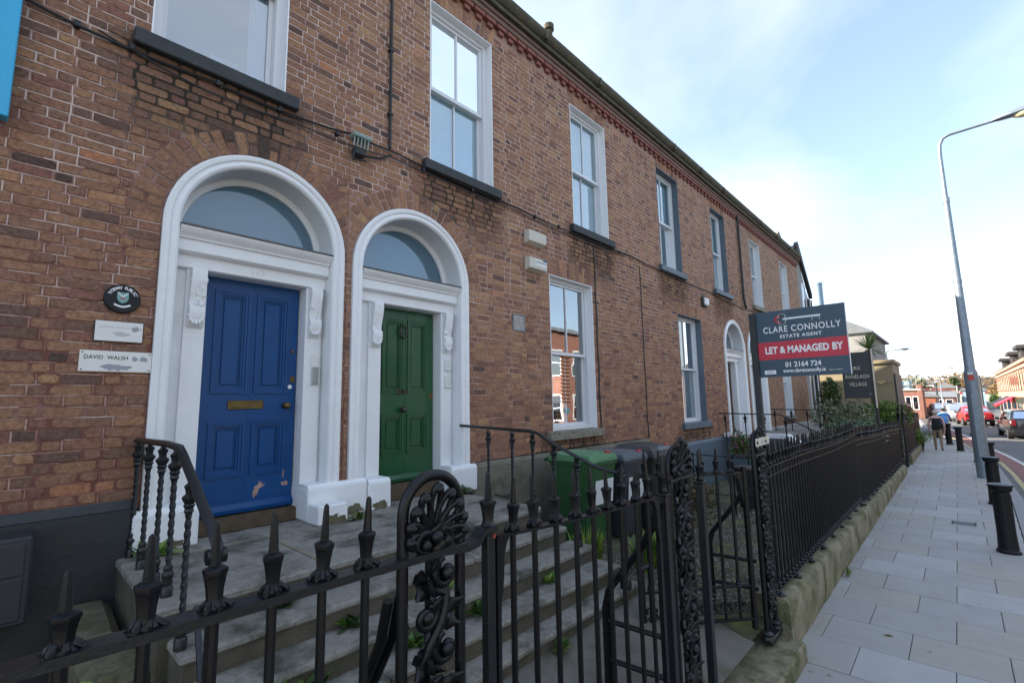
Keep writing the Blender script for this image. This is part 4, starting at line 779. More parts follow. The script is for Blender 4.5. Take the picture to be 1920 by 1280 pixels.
# ------------------------------------------------------------------ garden ground
def gz(x): return .5 if x < 4.6 else (.3 if x > 8.5 else .5-.2*(x-4.6)/3.9)
m = MB(); gx = [-6+.5*i for i in range(70)]; gy = [-3.0, -2.6, -2.2, -1.8, -1.4, -1, -.5, .1]
for a, b in zip(gx, gx[1:]):
    for c, d in zip(gy, gy[1:]):
        def zz_(x, y): return gz(x)+(-.03 if y < -2.9 else 0)+.015*sin(x*3.1)*cos(y*4.7) - ((min(1, max(0, (-2.25-y)/.8))*.24) if -1.5 < x < 5.4 else 0)
        m.add([(a, c, zz_(a, c)), (b, c, zz_(b, c)), (b, d, zz_(b, d)), (a, d, zz_(a, d))], [(0, 1, 2, 3)])
struct('garden_ground', m, M['soil'], smooth=True, ang=180)
m = MB()
for i in range(12):
    y0, y1 = -2.0-i*.09, -2.09-i*.09
    f = lambda y: .545-min(1, max(0, (-2.2-y)/.85))*.24+.004
    m.add([(.6, y0, f(y0)), (4.4, y0, f(y0)), (4.4, y1, f(y1)), (.6, y1, f(y1))], [(0, 1, 2, 3)])
struct('path', m, M['path'])
m = MB(); rg = random.Random(5)
for i in range(9000):
    x = 4.3+rg.random()**1.3*8.0; y = -2.95+rg.random()*2.85
    if x < 4.45 and y < -2: continue
    s = rg.uniform(.008, .021)*(1+.04*x); z = gz(x)+.015*sin(x*3.1)*cos(y*4.7)+s*.2; a = rg.random()*6.3
    V = [(x+s*cos(a+k*2.1)*rg.uniform(.7, 1.2), y+s*sin(a+k*2.1)*rg.uniform(.7, 1.2), z-s*.3) for k in range(3)]+[(x+rg.uniform(-.3, .3)*s, y+rg.uniform(-.3, .3)*s, z+s*.55)]
    m.cm = 0 if rg.random() < .65 else 1; m.add(V, [(0, 1, 3), (1, 2, 3), (2, 0, 3)])
o = obj('garden_gravel', m, [M['gravel'], M['gravel2']]); o['kind'] = 'stuff'

# ------------------------------------------------------------------ stone steps up to the two doors
st = thing('stone_steps', 'worn grey stone steps and landing in front of the blue and green doors', 'steps', (2.3, -1.1, .5))
def slab(par, x0, x1, y0, y1, z0, z1, mt='step', name='step', c=.014):
    m = MB(); m.cbox(x0, x1, y0, y1, z0, z1, c, .003); return obj(name, m, M[mt], par, W=True)
for a, b in ((.66, 1.598), (1.604, 3.05), (3.056, 3.84)): slab(st, a, b, -1.31, -.262, 1.195, 1.25, name='landing_slab')
slab(st, .66, 3.84, -.256, .14, 1.196, 1.252, name='landing_slab')
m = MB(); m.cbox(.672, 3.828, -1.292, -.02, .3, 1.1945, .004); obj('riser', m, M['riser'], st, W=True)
for (z, y, yb, xa, xb, jn) in ((1.08, -1.56, -1.272, .72, 3.93, 2.7), (.935, -1.81, -1.52, .76, 4.0, 1.9), (.795, -2.05, -1.77, .80, 4.07, 1.62), (.655, -2.21, -2.01, .86, 4.12, 1.86)):
    slab(st, xa, jn-.003, y, yb, z-.05, z); slab(st, jn+.003, xb, y, yb, z-.05, z)
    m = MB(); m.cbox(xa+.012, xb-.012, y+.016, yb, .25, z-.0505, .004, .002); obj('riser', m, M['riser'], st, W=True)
m = MB(); m.box(.7, 3.8, -1.306, -1.30, 1.252-.001, 1.2525) if False else m.box(1.592, 1.61, -1.28, -.27, 1.2495, 1.2515); m.box(.68, 3.82, -.264, -.254, 1.2495, 1.2525); obj('mortar_joint', m, M['render_beige'], st, W=True)
for (x0, x1, y0, y1, z0, z1) in ((.38, .655, -.75, -.06, .42, 1.02), (.42, .70, -1.25, -.76, .4, .98), (.45, .72, -1.75, -1.27, .35, .82), (.52, .8, -2.2, -1.77, .3, .66)):
    m = MB(); m.cbox(x0, x1, y0, y1, z0, z1, .05, .03); obj('cheek_stone', m, M['rubble'], st, W=True, smooth=True, ang=20)

# ------------------------------------------------------------------ barley-twist handrails
def twist_baluster(par, x, y, z0, z1):
    m = MB(); h = z1-z0; n = 46
    m.tube([(x, y, z0+.16+(h-.30)*i/n) for i in range(n+1)], .0165, 4, twist=.36)
    b = obj('baluster', m, M['rail_paint'], par, W=True)
    m = MB(); m.lathe([(.03, 0), (.03, .05), (.022, .06), (.027, .075), (.022, .09), (.029, .11), (.029, .125), (.02, .14), (.024, .155), (.018, .17)], (x, y, z0), 12); obj('baluster_collar', m, M['rail_paint'], b, W=True, smooth=True, ang=40); m = MB()
    m.lathe([(.018, -.17), (.024, -.16), (.02, -.145), (.028, -.13), (.022, -.12), (.036, -.095), (.036, -.085), (.02, -.07), (.022, -.05), (.03, -.03), (.015, -.015), (.013, 0)], (x, y, z1), 12)
    obj('baluster_collar', m, M['rail_paint'], b, W=True, smooth=True, ang=40); return b
hl = thing('handrail', 'iron handrail with barley twist balusters at the blue door side of the steps', 'handrail', (.74, -1.0, 1.25))
RL = [(.74, -.01, 2.07), (.74, -.9, 2.085), (.74, -1.18, 2.075), (.74, -1.26, 2.045), (.745, -1.5, 1.91), (.75, -1.88, 1.70), (.75, -1.93, 1.66), (.75, -1.93, 1.62), (.75, -1.90, 1.60)]
m = MB(); m.tube(RL, .021, 8, flat=1.25); m.tube([(.71, -1.91, 1.62), (.79, -1.91, 1.62)], .034, 10); obj('rail', m, M['rail_paint'], hl, W=True, smooth=True, ang=50)
for y, z0, z1 in ((-.05, 1.25, 2.06), (-.42, 1.25, 2.065), (-.80, 1.25, 2.07), (-1.12, 1.25, 2.06), (-1.46, 1.08, 1.92)): twist_baluster(hl, .74, y, z0, z1)
m = MB(); m.tube([(.75, -1.9, 1.62), (.75, -1.9, .80)], .026, 10); m.lathe([(.05, 0), (.05, .06), (.03, .08), (.04, .1), (.028, .13)], (.75, -1.9, .795), 12); obj('newel', m, M['rail_paint'], hl, W=True, smooth=True)
m = MB(); m.tube([(.74, -1.7, 1.35), (.72, -1.98, .92), (.72, -2.15, .66)], .014, 6); obj('brace', m, M['rail_paint'], hl, W=True)
hr = thing('handrail', 'iron handrail with barley twist balusters at the green door side above the bins', 'handrail', (3.8, -1.0, 1.25))
m = MB(); m.tube([(3.9, .0, 2.03), (3.85, -.4, 2.02), (3.8, -1.2, 2.0), (3.8, -1.3, 1.985), (3.82, -1.5, 1.88), (3.9, -1.9, 1.695), (3.92, -2.03, 1.655), (3.93, -2.2, 1.64)], .017, 8, flat=1.2); obj('rail', m, M['rail_paint'], hr, W=True, smooth=True, ang=50)
for x, y, z0, z1 in ((3.73, -.66, 1.25, 2.0), (3.77, -.98, 1.25, 1.995), (3.8, -1.24, 1.25, 1.985), (3.83, -1.49, 1.08, 1.88), (3.88, -1.73, .935, 1.77)): twist_baluster(hr, x, y, z0, z1)
m = MB(); m.tube([(3.93, -2.18, .62), (3.93, -2.18, 1.62)], .034, 8); m.lathe([(.05, 0), (.05, .06), (.036, .08)], (3.93, -2.18, .65), 12); m.lathe([(.036, 0), (.042, .02), (.03, .03), (.034, .06), (.012, .09)], (3.93, -2.18, 1.6), 10); obj('newel', m, M['iron_dull'], hr, W=True, smooth=True)
m = MB(); m.tube([(3.78, -.7, 1.31), (3.83, -.86, 1.28), (3.8, -.9, 1.33), (3.76, -.86, 1.31)], .012, 6); obj('scroll', m, M['rail_paint'], hr, W=True)

# ------------------------------------------------------------------ iron railing, gates and gate posts
def finial_mb():
    m = MB()
    m.lathe([(.030, .0), (.034, .012), (.026, .022), (.024, .035), (.027, .06), (.033, .088), (.037, .096), (.037, .104), (.02, .112)], (0, 0, 0), 6, rot=.3)
    m.lathe([(.017, .11), (.0155, .13), (.011, .2), (.009, .212), (.001, .218)], (0, 0, 0), 6)
    return m
def leaf_mb(seed):
    r_ = random.Random(seed); m = MB()
    for k in range(5):
        a = k*pi*2/5+r_.uniform(-.3, .3); l_ = r_.uniform(.036, .05)
        m.tube([(0, 0, .014), (cos(a)*.024, sin(a)*.018, .022), (cos(a)*l_*.8, sin(a)*.028, .013), (cos(a)*l_*1.05, sin(a)*.032, .004), (cos(a)*l_*1.2, sin(a)*.034, .012)], [.009, .0125, .0115, .009, .005], 6)
    return m
FIN = mesh('finial', finial_mb(), M['iron'], True, 40); LEAFS = [mesh('finial_leaves', leaf_mb(i), M['iron'], True, 50) for i in range(3)]
def barpart(par, x, y, z0, z1, r=.0135, fin=True, sc=.8, leaves=True, mt='iron', W=True, tip=1.0):
    m = MB(); m.tube([(x, y, z0), (x, y, z1)], r, 8); b = obj('bar', m, M[mt], par, W=W, smooth=True)
    off = wpos(par) if W else Vector((0, 0, 0))
    if fin:
        a = rnd.uniform(0, 6.2); q = [(FIN, 'finial')]+([(LEAFS[rnd.randrange(3)], 'finial_leaves')] if leaves else [])
        for me, nm in q:
            o = bpy.data.objects.new(nm, me); COL.objects.link(o); o.parent = b; o.location = Vector((x, y, z1+.005))-off; o.rotation_euler = (rnd.uniform(-.05, .05), rnd.uniform(-.05, .05), a if nm == 'finial' else rnd.uniform(-.3, .3)); o.scale = (sc, sc, (tip if nm == 'finial' else 1))
    return b
# front railing beside the camera
fr = thing('iron_railing', 'black iron railing with spearhead finials in front of the stone steps', 'railing', (.3, YF, .45))
RZ = 1.785
m = MB(); m.ring([[(x, YF-.031, z-.02), (x, YF+.031, z-.02), (x, YF+.031, z+.003), (x, YF-.031, z+.003)] for x, z in ((-3, RZ+.0), (-.3, RZ+.012), (0, RZ+.018), (.25, RZ+.012), (.5, RZ+.008), (.8, RZ+.006), (.98, RZ-.0), (1.12, RZ-.0), (1.25, RZ-.014), (1.3, RZ-.005), (1.335, RZ+.028), (1.40, RZ+.030))]); obj('top_rail', m, M['iron_dull'], fr, W=True)
m = MB(); m.box(-3, .95, YF-.02, YF+.02, .52, .535); obj('bottom_rail', m, M['iron'], fr, W=True)
for i in range(-16, 6):
    x = .134+.1399*i
    barpart(fr, x, YF, .46, RZ+.002, .0138, tip=.8 if i == 0 else 1)
def scroll(m, c, r0, a0, turns, r=.012, y=0, n=26, sgn=1):
    P = []; Q = []
    for i in range(n+1):
        t = i/n; rad = r0*(1-.86*t); a = a0+sgn*2*pi*turns*t
        P.append((c[0]+rad*cos(a), y-.012*t, c[1]+rad*sin(a))); Q.append(r*(1-.35*t))
    m.tube(P, Q, 7); m.ball((c[0], y-.014, c[1]), r*1.5, 8, 5)
def cupleaf(m, x, z, ang, L_, W_, y, curl=.03):
    rows = []; bend = .9 if W_ > 0 else -.9; W_ = abs(W_)
    for i in range(9):
        t = i/8; w_ = W_*(sin(pi*min(1, t*.92+.06))**.7)*(1+.18*sin(t*19)); a_ = ang+bend*t*t
        cx, cz = x+L_*t*cos(ang+bend*t*.4), z+L_*t*sin(ang+bend*t*.4); row = []
        for k in range(-2, 3):
            u = k/2*w_; row.append((cx-u*sin(a_), y-curl*t*t+.009*abs(k)*(1-t*.4), cz+u*cos(a_)))
        rows.append(row)
    m.ring([r_+[(p[0], p[1]+.007, p[2]) for p in reversed(r_)] for r_ in rows])
def gate_post(name, label, x, top, bot, wide=.15, flat=1.0):
    """cast pier: round-headed frame, palmette in the head, vine scrollwork below"""
    t = thing(name, label, 'gate post', (x, YF, bot), group='cast iron gate posts with palmette heads')
    H = top-bot; zs = H-wide; m = MB()
    P = [(-wide, 0, 0)]+[(-wide, 0, zs*i/6) for i in range(1, 6)]+[(wide*cos(pi-pi*i/18)*1.0, 0, zs+wide*sin(pi*i/18)) for i in range(19)]+[(wide, 0, zs*(6-i)/6) for i in range(1, 6)]+[(wide, 0, 0)]
    m.tube(P, .0205, 10); obj('arched_frame', m, M['iron'], t, smooth=True, ang=60)
    zr = RZ+.0-bot; m = MB()
    m.cbox(-wide-.02, wide+.02, -.03, .03, zr-.014, zr+.004, .003); obj('cross_bar', m, M['iron_dull'], t)
    zb = zr+.03
    for k in range(9):                                               # palmette lobes: hooked loops fanning from the foot
        a = R(-78+156*k/8); L_ = (.235-.085*abs(k-4)/4)*wide/.15
        m = MB(); d = Vector((sin(a), 0, cos(a))); s = Vector((cos(a), 0, -sin(a))); b0 = Vector((0, -.006, zb))
        q = []
        for i in range(21):
            u = i/20; ww = .030*sin(pi*u)**.7*(1 if u < .5 else -1) if False else .0
            th = 2*pi*u; r_ = .5-.5*cos(th)
            q.append(b0+d*(L_*r_)+s*(.027*sin(th)*(r_**.45))*(1.0)+Vector((0, -.03*r_**3, 0)))
        m.tube(q[1:-1], [.0075+.006*sin(pi*i/18) for i in range(19)], 7)
        m.ball(b0+d*(L_*.93)+Vector((0, -.036, 0)), .016, 8, 5, (1.1, .8, .8)); obj('palmette_lobe', m, M['iron'], t, smooth=True, ang=70)
    m = MB(); scroll(m, (-.055*wide/.15, zb+.0), .045, R(20), 1.2, .014, -.01, sgn=1); scroll(m, (.055*wide/.15, zb+.0), .045, R(160), 1.2, .014, -.01, sgn=-1); m.ball((0, -.02, zb+.02), .028, 10, 6); obj('palmette_scroll', m, M['iron'], t, smooth=True, ang=70)
    m = MB(); n = 70; z1 = zr-.03; z0 = .1; S_ = []
    for i in range(n+1):
        u = i/n; z = z1+(z0-z1)*u; S_.append((.062*wide/.15*sin(u*H*10.5), -.004+.02*cos(u*H*10.5), z))
    m.tube(S_, .0175, 8); m.tube([(.0, .012, z1+.03), (0, .012, z0-.05)], .02, 8); obj('vine_stem', m, M['iron'], t, smooth=True, ang=70)
    rr = random.Random(int(x*10)); k = 0; z = z1-.05; sg = 1
    f_ = wide/.15
    while z > z0+.05:
        m = MB(); c = (sg*.05*f_, z); scroll(m, c, .064*f_, R(100 if sg > 0 else 80), 1.25, .0165, -.014, sgn=sg)
        cupleaf(m, -sg*.06*f_, z+.07, R(90-sg*48), .15*f_, sg*.03, -.016, .035); cupleaf(m, sg*.01, z+.015, R(-90-sg*35), .15*f_, -sg*.033, -.013, .03)
        cupleaf(m, -sg*.02, z-.02, R(90+sg*75), .115*f_, -sg*.028, -.018, .04); cupleaf(m, -sg*.03*f_, z+.01, R(-90+sg*18), .13*f_, sg*.028, -.008, .02); cupleaf(m, sg*.0, z+.03, R(90-sg*12), .12*f_, -sg*.028, -.02, .03)
        obj('vine_leaf', m, M['iron'], t, smooth=True, ang=60); z -= .125; sg = -sg
    m = MB(); m.cbox(-wide-.03, wide+.03, -.045, .045, 0, .05, .01); m.lathe([(.05, .05), (.04, .07), (.05, .09), (.025, .11)], (-wide, 0, 0), 10); m.lathe([(.05, .05), (.04, .07), (.05, .09), (.025, .11)], (wide, 0, 0), 10); obj('foot', m, M['iron_dull'], t, smooth=True)
    return t
gate_post('ornamental_gate_post', 'round headed cast iron pier with palmette beside the front gate, closest to the camera', 1.0*KX+.005, 2.045, .32, .126)
gate_post('ornamental_gate_post', 'round headed cast iron pier between the closed gate and the open gate', 2.868*KX, 1.985, .30, .145)
gp3 = gate_post('ornamental_gate_post', 'round headed cast iron pier with a pale number plate where the long railing begins', 4.46*KX, 1.985, .18, .14)
m = MB(); m.cbox(-.20, .20, -.008, .004, 0, .075, .003); p = own(m, 'house_number_plate', M['cream'], 'small pale plate fixed across the head of the third iron pier', 'plate', base=(0, 0, 0)); p.location = (4.92, YF-.035, 1.86); p.rotation_euler = (0, R(-1), 0)
text('lettering', '165', M['faint_ink'], p, (0, -.009, .036), (1, 0, 0), (0, 0, 1), .05, depth=.0006, sp=1.4, W=False)
def square_post(x, label, z1=1.80, z0=.2, w_=.024, fin=1.0, red=False):
    t = thing('gate_stanchion', label, 'post', (x, YF, z0)); m = MB(); m.cbox(-w_, w_, -w_, w_, 0, z1-z0, .004); obj('shaft', m, M['iron_dull'], t)
    m = MB(); m.cbox(-w_*1.35, w_*1.35, -w_*1.35, w_*1.35, z1-z0+.001, z1-z0+.016, .003); obj('cap', m, M['iron_dull'], t)
    o = bpy.data.objects.new('finial', FIN); COL.objects.link(o); o.parent = t; o.location = (0, 0, z1-z0+.016); o.scale = (.9, .9, 1.0)
    if red: m = MB(); m.cbox(.005, w_*1.02+.0015, -w_-.0015, w_, z1-z0-.022, z1-z0-.004, .001); obj('rust_patch', m, M['rust'], t)
    return t
square_post(1.372, 'square iron stanchion with a patch of red oxide where the closed gate begins', 1.79, .25, .021, red=True)
square_post(2.668*KX, 'square iron stanchion the closed gate shuts against', 1.70, .25, .025)
square_post(3.2*KX, 'square iron stanchion at the opening of the second gate', 1.70, .2, .026)
# closed gate
g1 = thing('iron_gate', 'closed black iron gate with sagging spiked top rail in front of the steps', 'gate', (2.1, YF, .25))
def gtop(x): return 1.775-.055*(x-1.41)/1.35-.012*sin(pi*(x-1.41)/1.35)
m = MB(); m.ring([[(x, YF-.022, gtop(x)-.012), (x, YF+.022, gtop(x)-.012), (x, YF+.022, gtop(x)), (x, YF-.022, gtop(x))] for x in [1.405+1.36*i/16 for i in range(17)]]); obj('top_rail', m, M['iron'], g1, W=True)
for z in (.36, .62): m = MB(); m.box(1.41, 2.83, YF-.018, YF+.018, z, z+.016); obj('bottom_rail', m, M['iron'], g1, W=True)
for x in (1.515, 1.655, 1.81, 1.966, 2.115, 2.258, 2.395, 2.557, 2.70):
    barpart(g1, x, YF, .30, gtop(x)-.002, .013)
m = MB(); m.prism([(1.41, 1.76), (1.50, 1.768), (1.47, 1.74), (1.452, 1.69), (1.448, 1.60), (1.432, 1.50), (1.41, 1.50)], (0, YF-.012, 0), (1, 0, 0), (0, 0, 1), (0, .024, 0)); m.box(1.41, 1.43, YF-.013, YF+.013, .3, 1.51); obj('stile', m, M['iron'], g1, W=True); m = MB(); m.prism([(2.83, 1.69), (2.73, 1.70), (2.765, 1.68), (2.785, 1.63), (2.79, 1.53), (2.81, 1.43), (2.83, 1.43)], (0, YF-.012, 0), (1, 0, 0), (0, 0, 1), (0, .024, 0)); m.box(2.80, 2.83, YF-.014, YF+.014, .3, 1.44); obj('stile', m, M['iron'], g1, W=True)
m = MB(); m.tube([(2.78, YF+.05, 1.31), (2.65, YF+.09, 1.29), (2.58, YF+.1, 1.26), (2.55, YF+.1, 1.31)], .014, 6); obj('latch', m, M['iron_dull'], g1, W=True)
def stay(x, label):
    t = thing('post_stay', label, 'stay', (x, YF+.35, .3)); yo = YF
    for dx in (0, .045):
        m = MB(); m.tube([(x+dx, yo+.02, 1.66), (x+dx, yo+.06, 1.52), (x+dx, yo+.16, 1.36), (x+dx, yo+.32, 1.16), (x+dx, yo+.40, 1.06), (x+dx, yo+.43, .95), (x+dx, yo+.43, .3)], .0175, 8); obj('bar', m, M['iron'], t, W=True, smooth=True)
    m = MB(); m.tube([(x+.02, yo+.43, .86), (x+.02, yo+.03, .87)], .017, 8); m.tube([(x+.02, yo+.43, .62), (x+.02, yo+.03, .64)], .017, 8); obj('strut', m, M['iron'], t, W=True)
stay(.93, 'curved iron stay bracing the front pier from behind'); stay(2.85, 'curved iron stay bracing the middle pier behind the closed gate'); stay(4.66, 'curved iron stay bracing the third pier by the open gate')
# second gate standing open
ang = atan2(.63, -.78); g2 = thing('iron_gate', 'black iron gate standing open beside the long railing, scrolled bottom panel', 'gate', (4.57, YF+.03, .3), ang)
m = MB(); m.box(.0, 1.02, -.016, .016, 1.335, 1.35); obj('top_rail', m, M['iron'], g2); m = MB(); m.box(0, 1.02, -.016, .016, .40, .415); obj('middle_rail', m, M['iron'], g2); m = MB(); m.box(0, 1.02, -.016, .016, .13, .15); obj('bottom_rail', m, M['iron'], g2)
m = MB(); m.box(-.002, .03, -.02, .02, .05, 1.40); m.prism([(.03, 1.335), (.12, 1.335), (.08, 1.30), (.065, 1.24), (.03, 1.05)], (0, -.01, 0), (1, 0, 0), (0, 0, 1), (0, .02, 0)); obj('stile', m, M['iron'], g2); m = MB(); m.box(.99, 1.02, -.02, .02, .10, 1.38); obj('stile', m, M['iron'], g2)
for i in range(7):
    b = barpart(g2, .14+.133*i, 0, .13, 1.345, .0135, W=False)
    m = MB(); m.lathe([(.014, -.03), (.024, -.02), (.018, -.008), (.026, 0), (.018, .012), (.023, .025), (.014, .035)], (.14+.133*i, 0, .43), 8); obj('bar_collar', m, M['iron'], b, smooth=True)
for i in range(7):
    m = MB(); scroll(m, (.10+.133*i, .25), .06, R(200), 1.1, .011, 0, 18, 1); scroll(m, (.17+.133*i, .25), .06, R(-20), 1.1, .011, 0, 18, -1); obj('scroll', m, M['iron'], g2, smooth=True)

# ------------------------------------------------------------------ low walls with railings along the pavement
def panel(label, x0, x1, zt, zb, zcap, sp, double=True, first=True, slope=0.0, tiny=.85):
    t = thing('iron_railing', label, 'railing', ((x0+x1)/2, YF, zb)); n = int((x1-x0)/sp)
    def zz(x, z): return z-slope*(x-x0)
    for z, h in ((zt, .014),)+(((zt-.085, .012),) if double else ()):
        m = MB(); m.ring([[(x, YF-.024, zz(x, z)+.012*sin(x*1.3)-h), (x, YF+.024, zz(x, z)+.012*sin(x*1.3)-h), (x, YF+.024, zz(x, z)+.012*sin(x*1.3)), (x, YF-.024, zz(x, z)+.012*sin(x*1.3))] for x in [x0+(x1-x0)*i/20 for i in range(21)]]); obj('top_rail', m, M['iron'], t, W=True)
    m = MB(); m.prism([(x0, zz(x0, zb)), (x1, zz(x1, zb)), (x1, zz(x1, zb)+.016), (x0, zz(x0, zb)+.016)], (0, YF-.025, 0), (1, 0, 0), (0, 0, 1), (0, .05, 0)); obj('bottom_rail', m, M['iron_dull'], t, W=True)
    for i in range(n+1):
        x = x0+.04+i*(x1-x0-.08)/n; b = barpart(t, x, YF, zz(x, zb)-.0, zz(x, zt)+.012*sin(x*1.3), .0145, leaves=i < 26 and first, sc=tiny)
        if first:
            m = MB(); m.lathe([(.015, 0), (.028, .012), (.02, .025), (.027, .04), (.015, .06)], (x, YF, zz(x, zb)+.014), 8); obj('bar_collar', m, M['iron'], b, W=True, smooth=True)
    k = int((x1-x0)/.62)
    for i in range(k+1):
        x = x0+.12+i*(x1-x0-.2)/max(1, k); m = MB(); m.tube([(x, YF, zz(x, zb)), (x, YF, zz(x, zb)-.03), (x, YF-.02, zcap+.03)], .02, 8); m.ball((x, YF-.02, zcap+.014), .045, 10, 6, (1, 1, .62)); obj('foot', m, M['iron_dull'], t, W=True, smooth=True)
    return t
panel('long black iron railing with double top rail from the third pier to the step down', 5.03, 10.35, 1.64, .505, .455, .128, first=True, slope=.004)
panel('lower black iron railing running on from the taller one to the far gate', 10.42, 18.6, 1.52, .44, .40, .128, first=False, slope=.026)
gate_post('ornamental_gate_post', 'far cast iron pier beside the step gap in the railing, under the beige wall', 19.0, 1.52, .02, .12); gate_post('ornamental_gate_post', 'farthest cast iron pier where the last railing panel starts', 20.5, 1.50, .0, .12)
panel('farthest black iron railing panel ending by the walking person', 20.9, 28.6, 1.42, .34, .30, .14, first=False, slope=.016)
m = MB(); m.tube([(10.38, YF, .4), (10.38, YF, 1.78)], .02, 8); own(m, 'railing_post', M['iron'], 'thin iron post where the taller railing meets the lower one', 'post')
def low_wall(label, x0, x1, zt0, zt1, L_=1.45):
    t = thing('low_stone_wall', label, 'wall', ((x0+x1)/2, YF, 0)); n = max(1, round((x1-x0)/L_)); rr = random.Random(int(x0*7))
    cuts = [x0]+[x0+(x1-x0)*(i+rr.uniform(-.12, .12))/n for i in range(1, n)]+[x1]
    for a, b in zip(cuts, cuts[1:]):
        za, zb_ = zt0+(zt1-zt0)*(a-x0)/(x1-x0), zt0+(zt1-zt0)*(b-x0)/(x1-x0)
        m = MB(); S_ = lambda z: [(-3.17, -.1), (-3.18+rr.uniform(-.006, .006), .08), (-3.185, z*.5), (-3.18, z-.05), (-3.165, z-.018), (-3.14, z), (-2.9, z), (-2.88, z-.03), (-2.88, -.1)]
        g = .005; r0, r1 = S_(za), S_(zb_); rings = [[(a+g, y, z) for y, z in r0]]+[[(a+(b-a)*k/5, y+rr.uniform(-.006, .006), z+rr.uniform(-.004, .004)) for y, z in S_(za+(zb_-za)*k/5)] for k in range(1, 5)]+[[(b-g, y, z) for y, z in r1]]
        m.ring(rings); obj('coping_stone', m, M['coping'], t, W=True, smooth=True, ang=45)
    m = MB(); m.box(x0+.02, x1-.02, -3.15, -2.92, -.1, min(zt0, zt1)-.04); obj('wall_core', m, M['joint'], t, W=True)
low_wall('mossy low stone wall under the long railing', 5.08, 18.5, .462, .26)
low_wall('low stone wall under the farthest railing panel', 20.9, 29, .30, .16)
low_wall('low stone wall under the front railing by the steps', -4, .93, .45, .45)
slab_t = struct('gate_threshold', MB().cbox(.95, 5.06, -3.3, -2.86, -.1, .15, .02, .004), M['coping'])
# ------------------------------------------------------------------ wheelie bins
def wheelie(label, x, y, z, body, lid, h=1.07, w_=.58, d_=.72, dome=.0, rz=0, sticker=True, num=None):
    t = thing('wheelie_bin', label, 'bin', (x, y, z), rz, 'wheelie bins by the front wall')
    m = MB(); hb = h-.13; a, b = w_/2, d_/2
    def rr(sx, sy, zz, c=.05, yo=0): return [(sx*p, sy*q+yo, zz) if False else (p, q+yo, zz) for p, q in ((-sx+c, -sy), (sx-c, -sy), (sx, -sy+c), (sx, sy-c), (sx-c, sy), (-sx+c, sy), (-sx, sy-c), (-sx, -sy+c))]
    m.ring([rr(a*.80, b*.72, .04, .04, .05), rr(a*.83, b*.75, .12, .05, .045), rr(a*.97, b*.93, hb-.16, .05, .0), rr(a*.99, b*.95, hb-.10, .05), rr(a*1.0, b*.97, hb-.06, .04), rr(a*1.0, b*.97, hb, .04)])
    obj('body', m, M[body], t, smooth=True, ang=35)
    m = MB(); m.ring([rr(a*1.03, b*1.0, hb-.03, .04), rr(a*1.06, b*1.04, hb-.028, .05), rr(a*1.06, b*1.04, hb+.0, .05), rr(a*1.02, b*1.0, hb+.004, .05)]); obj('rim', m, M[body], t, smooth=True, ang=35)
    m = MB(); k = dome; m.ring([rr(a*1.07, b*1.06, hb+.008, .05), rr(a*1.08, b*1.07, hb+.03, .06), rr(a*1.07, b*1.06, hb+.055, .06), rr(a*1.04, b*1.03, hb+.058, .06), rr(a*1.03, b*1.02, hb+.085+k*.3, .07), rr(a*.9, b*.9, hb+.105+k*.75, .1), rr(a*.5, b*.55, hb+.12+k, .1), rr(a*.1, b*.1, hb+.122+k*1.05, .02)]); obj('lid', m, M[lid], t, smooth=True, ang=30)
    m = MB(); m.tube([(-a*.9, b*1.0, hb+.03), (-a*.9, b*1.22, hb+.0), (a*.9, b*1.22, hb+.0), (a*.9, b*1.0, hb+.03)], .016, 8); obj('handle', m, M[body], t, smooth=True)
    for s in (-1, 1): m = MB(); m.tube([(s*a*.72, b*.82, .1), (s*a*.9, b*.82, .1)], .1, 16); obj('wheel', m, M['tyre'], t)
    m = MB(); m.cbox(a*.25, a*.62, -b*.93, -b*.80, hb+.085+dome*.5, hb+.128+dome*.6, .01); obj('lid_lock', m, M['red'], t)
    if sticker:
        m = MB(); zb_, zt_ = .52, .82; f = lambda zq: -b*(.75+.18*(zq-.12)/(hb-.28))-.004
        m.prism([(f(zb_), zb_), (f(zt_), zt_), (f(zt_)-.003, zt_), (f(zb_)-.003, zb_)], (-a*.72, 0, 0), (0, 1, 0), (0, 0, 1), (a*1.44, 0, 0)); obj('label_sheet', m, M['sticker'], t)
    if num:
        for q, ch in enumerate(num): text('lettering', ch, M['swhite'], t, (-.055+.11*q, -b*.93, .74), (1, 0, 0), (0, .12, 1), .2, depth=.001, bold=-.003, W=False)
wheelie('green wheelie bin with pale green lid and red lid lock beside the handrail', 5.40, -.74, .48, 'bin_green', 'bin_lid', 1.17)
wheelie('slate grey wheelie bin with a white sheet on its front, standing between two others', 6.12, -.80, .44, 'bin_grey', 'bin_lid2', 1.17)
wheelie('dark wheelie bin with domed lid and the number 12 painted on it', 6.86, -.86, .39, 'bin_black', 'bin_lid3', 1.20, dome=.07, sticker=False, num='12')

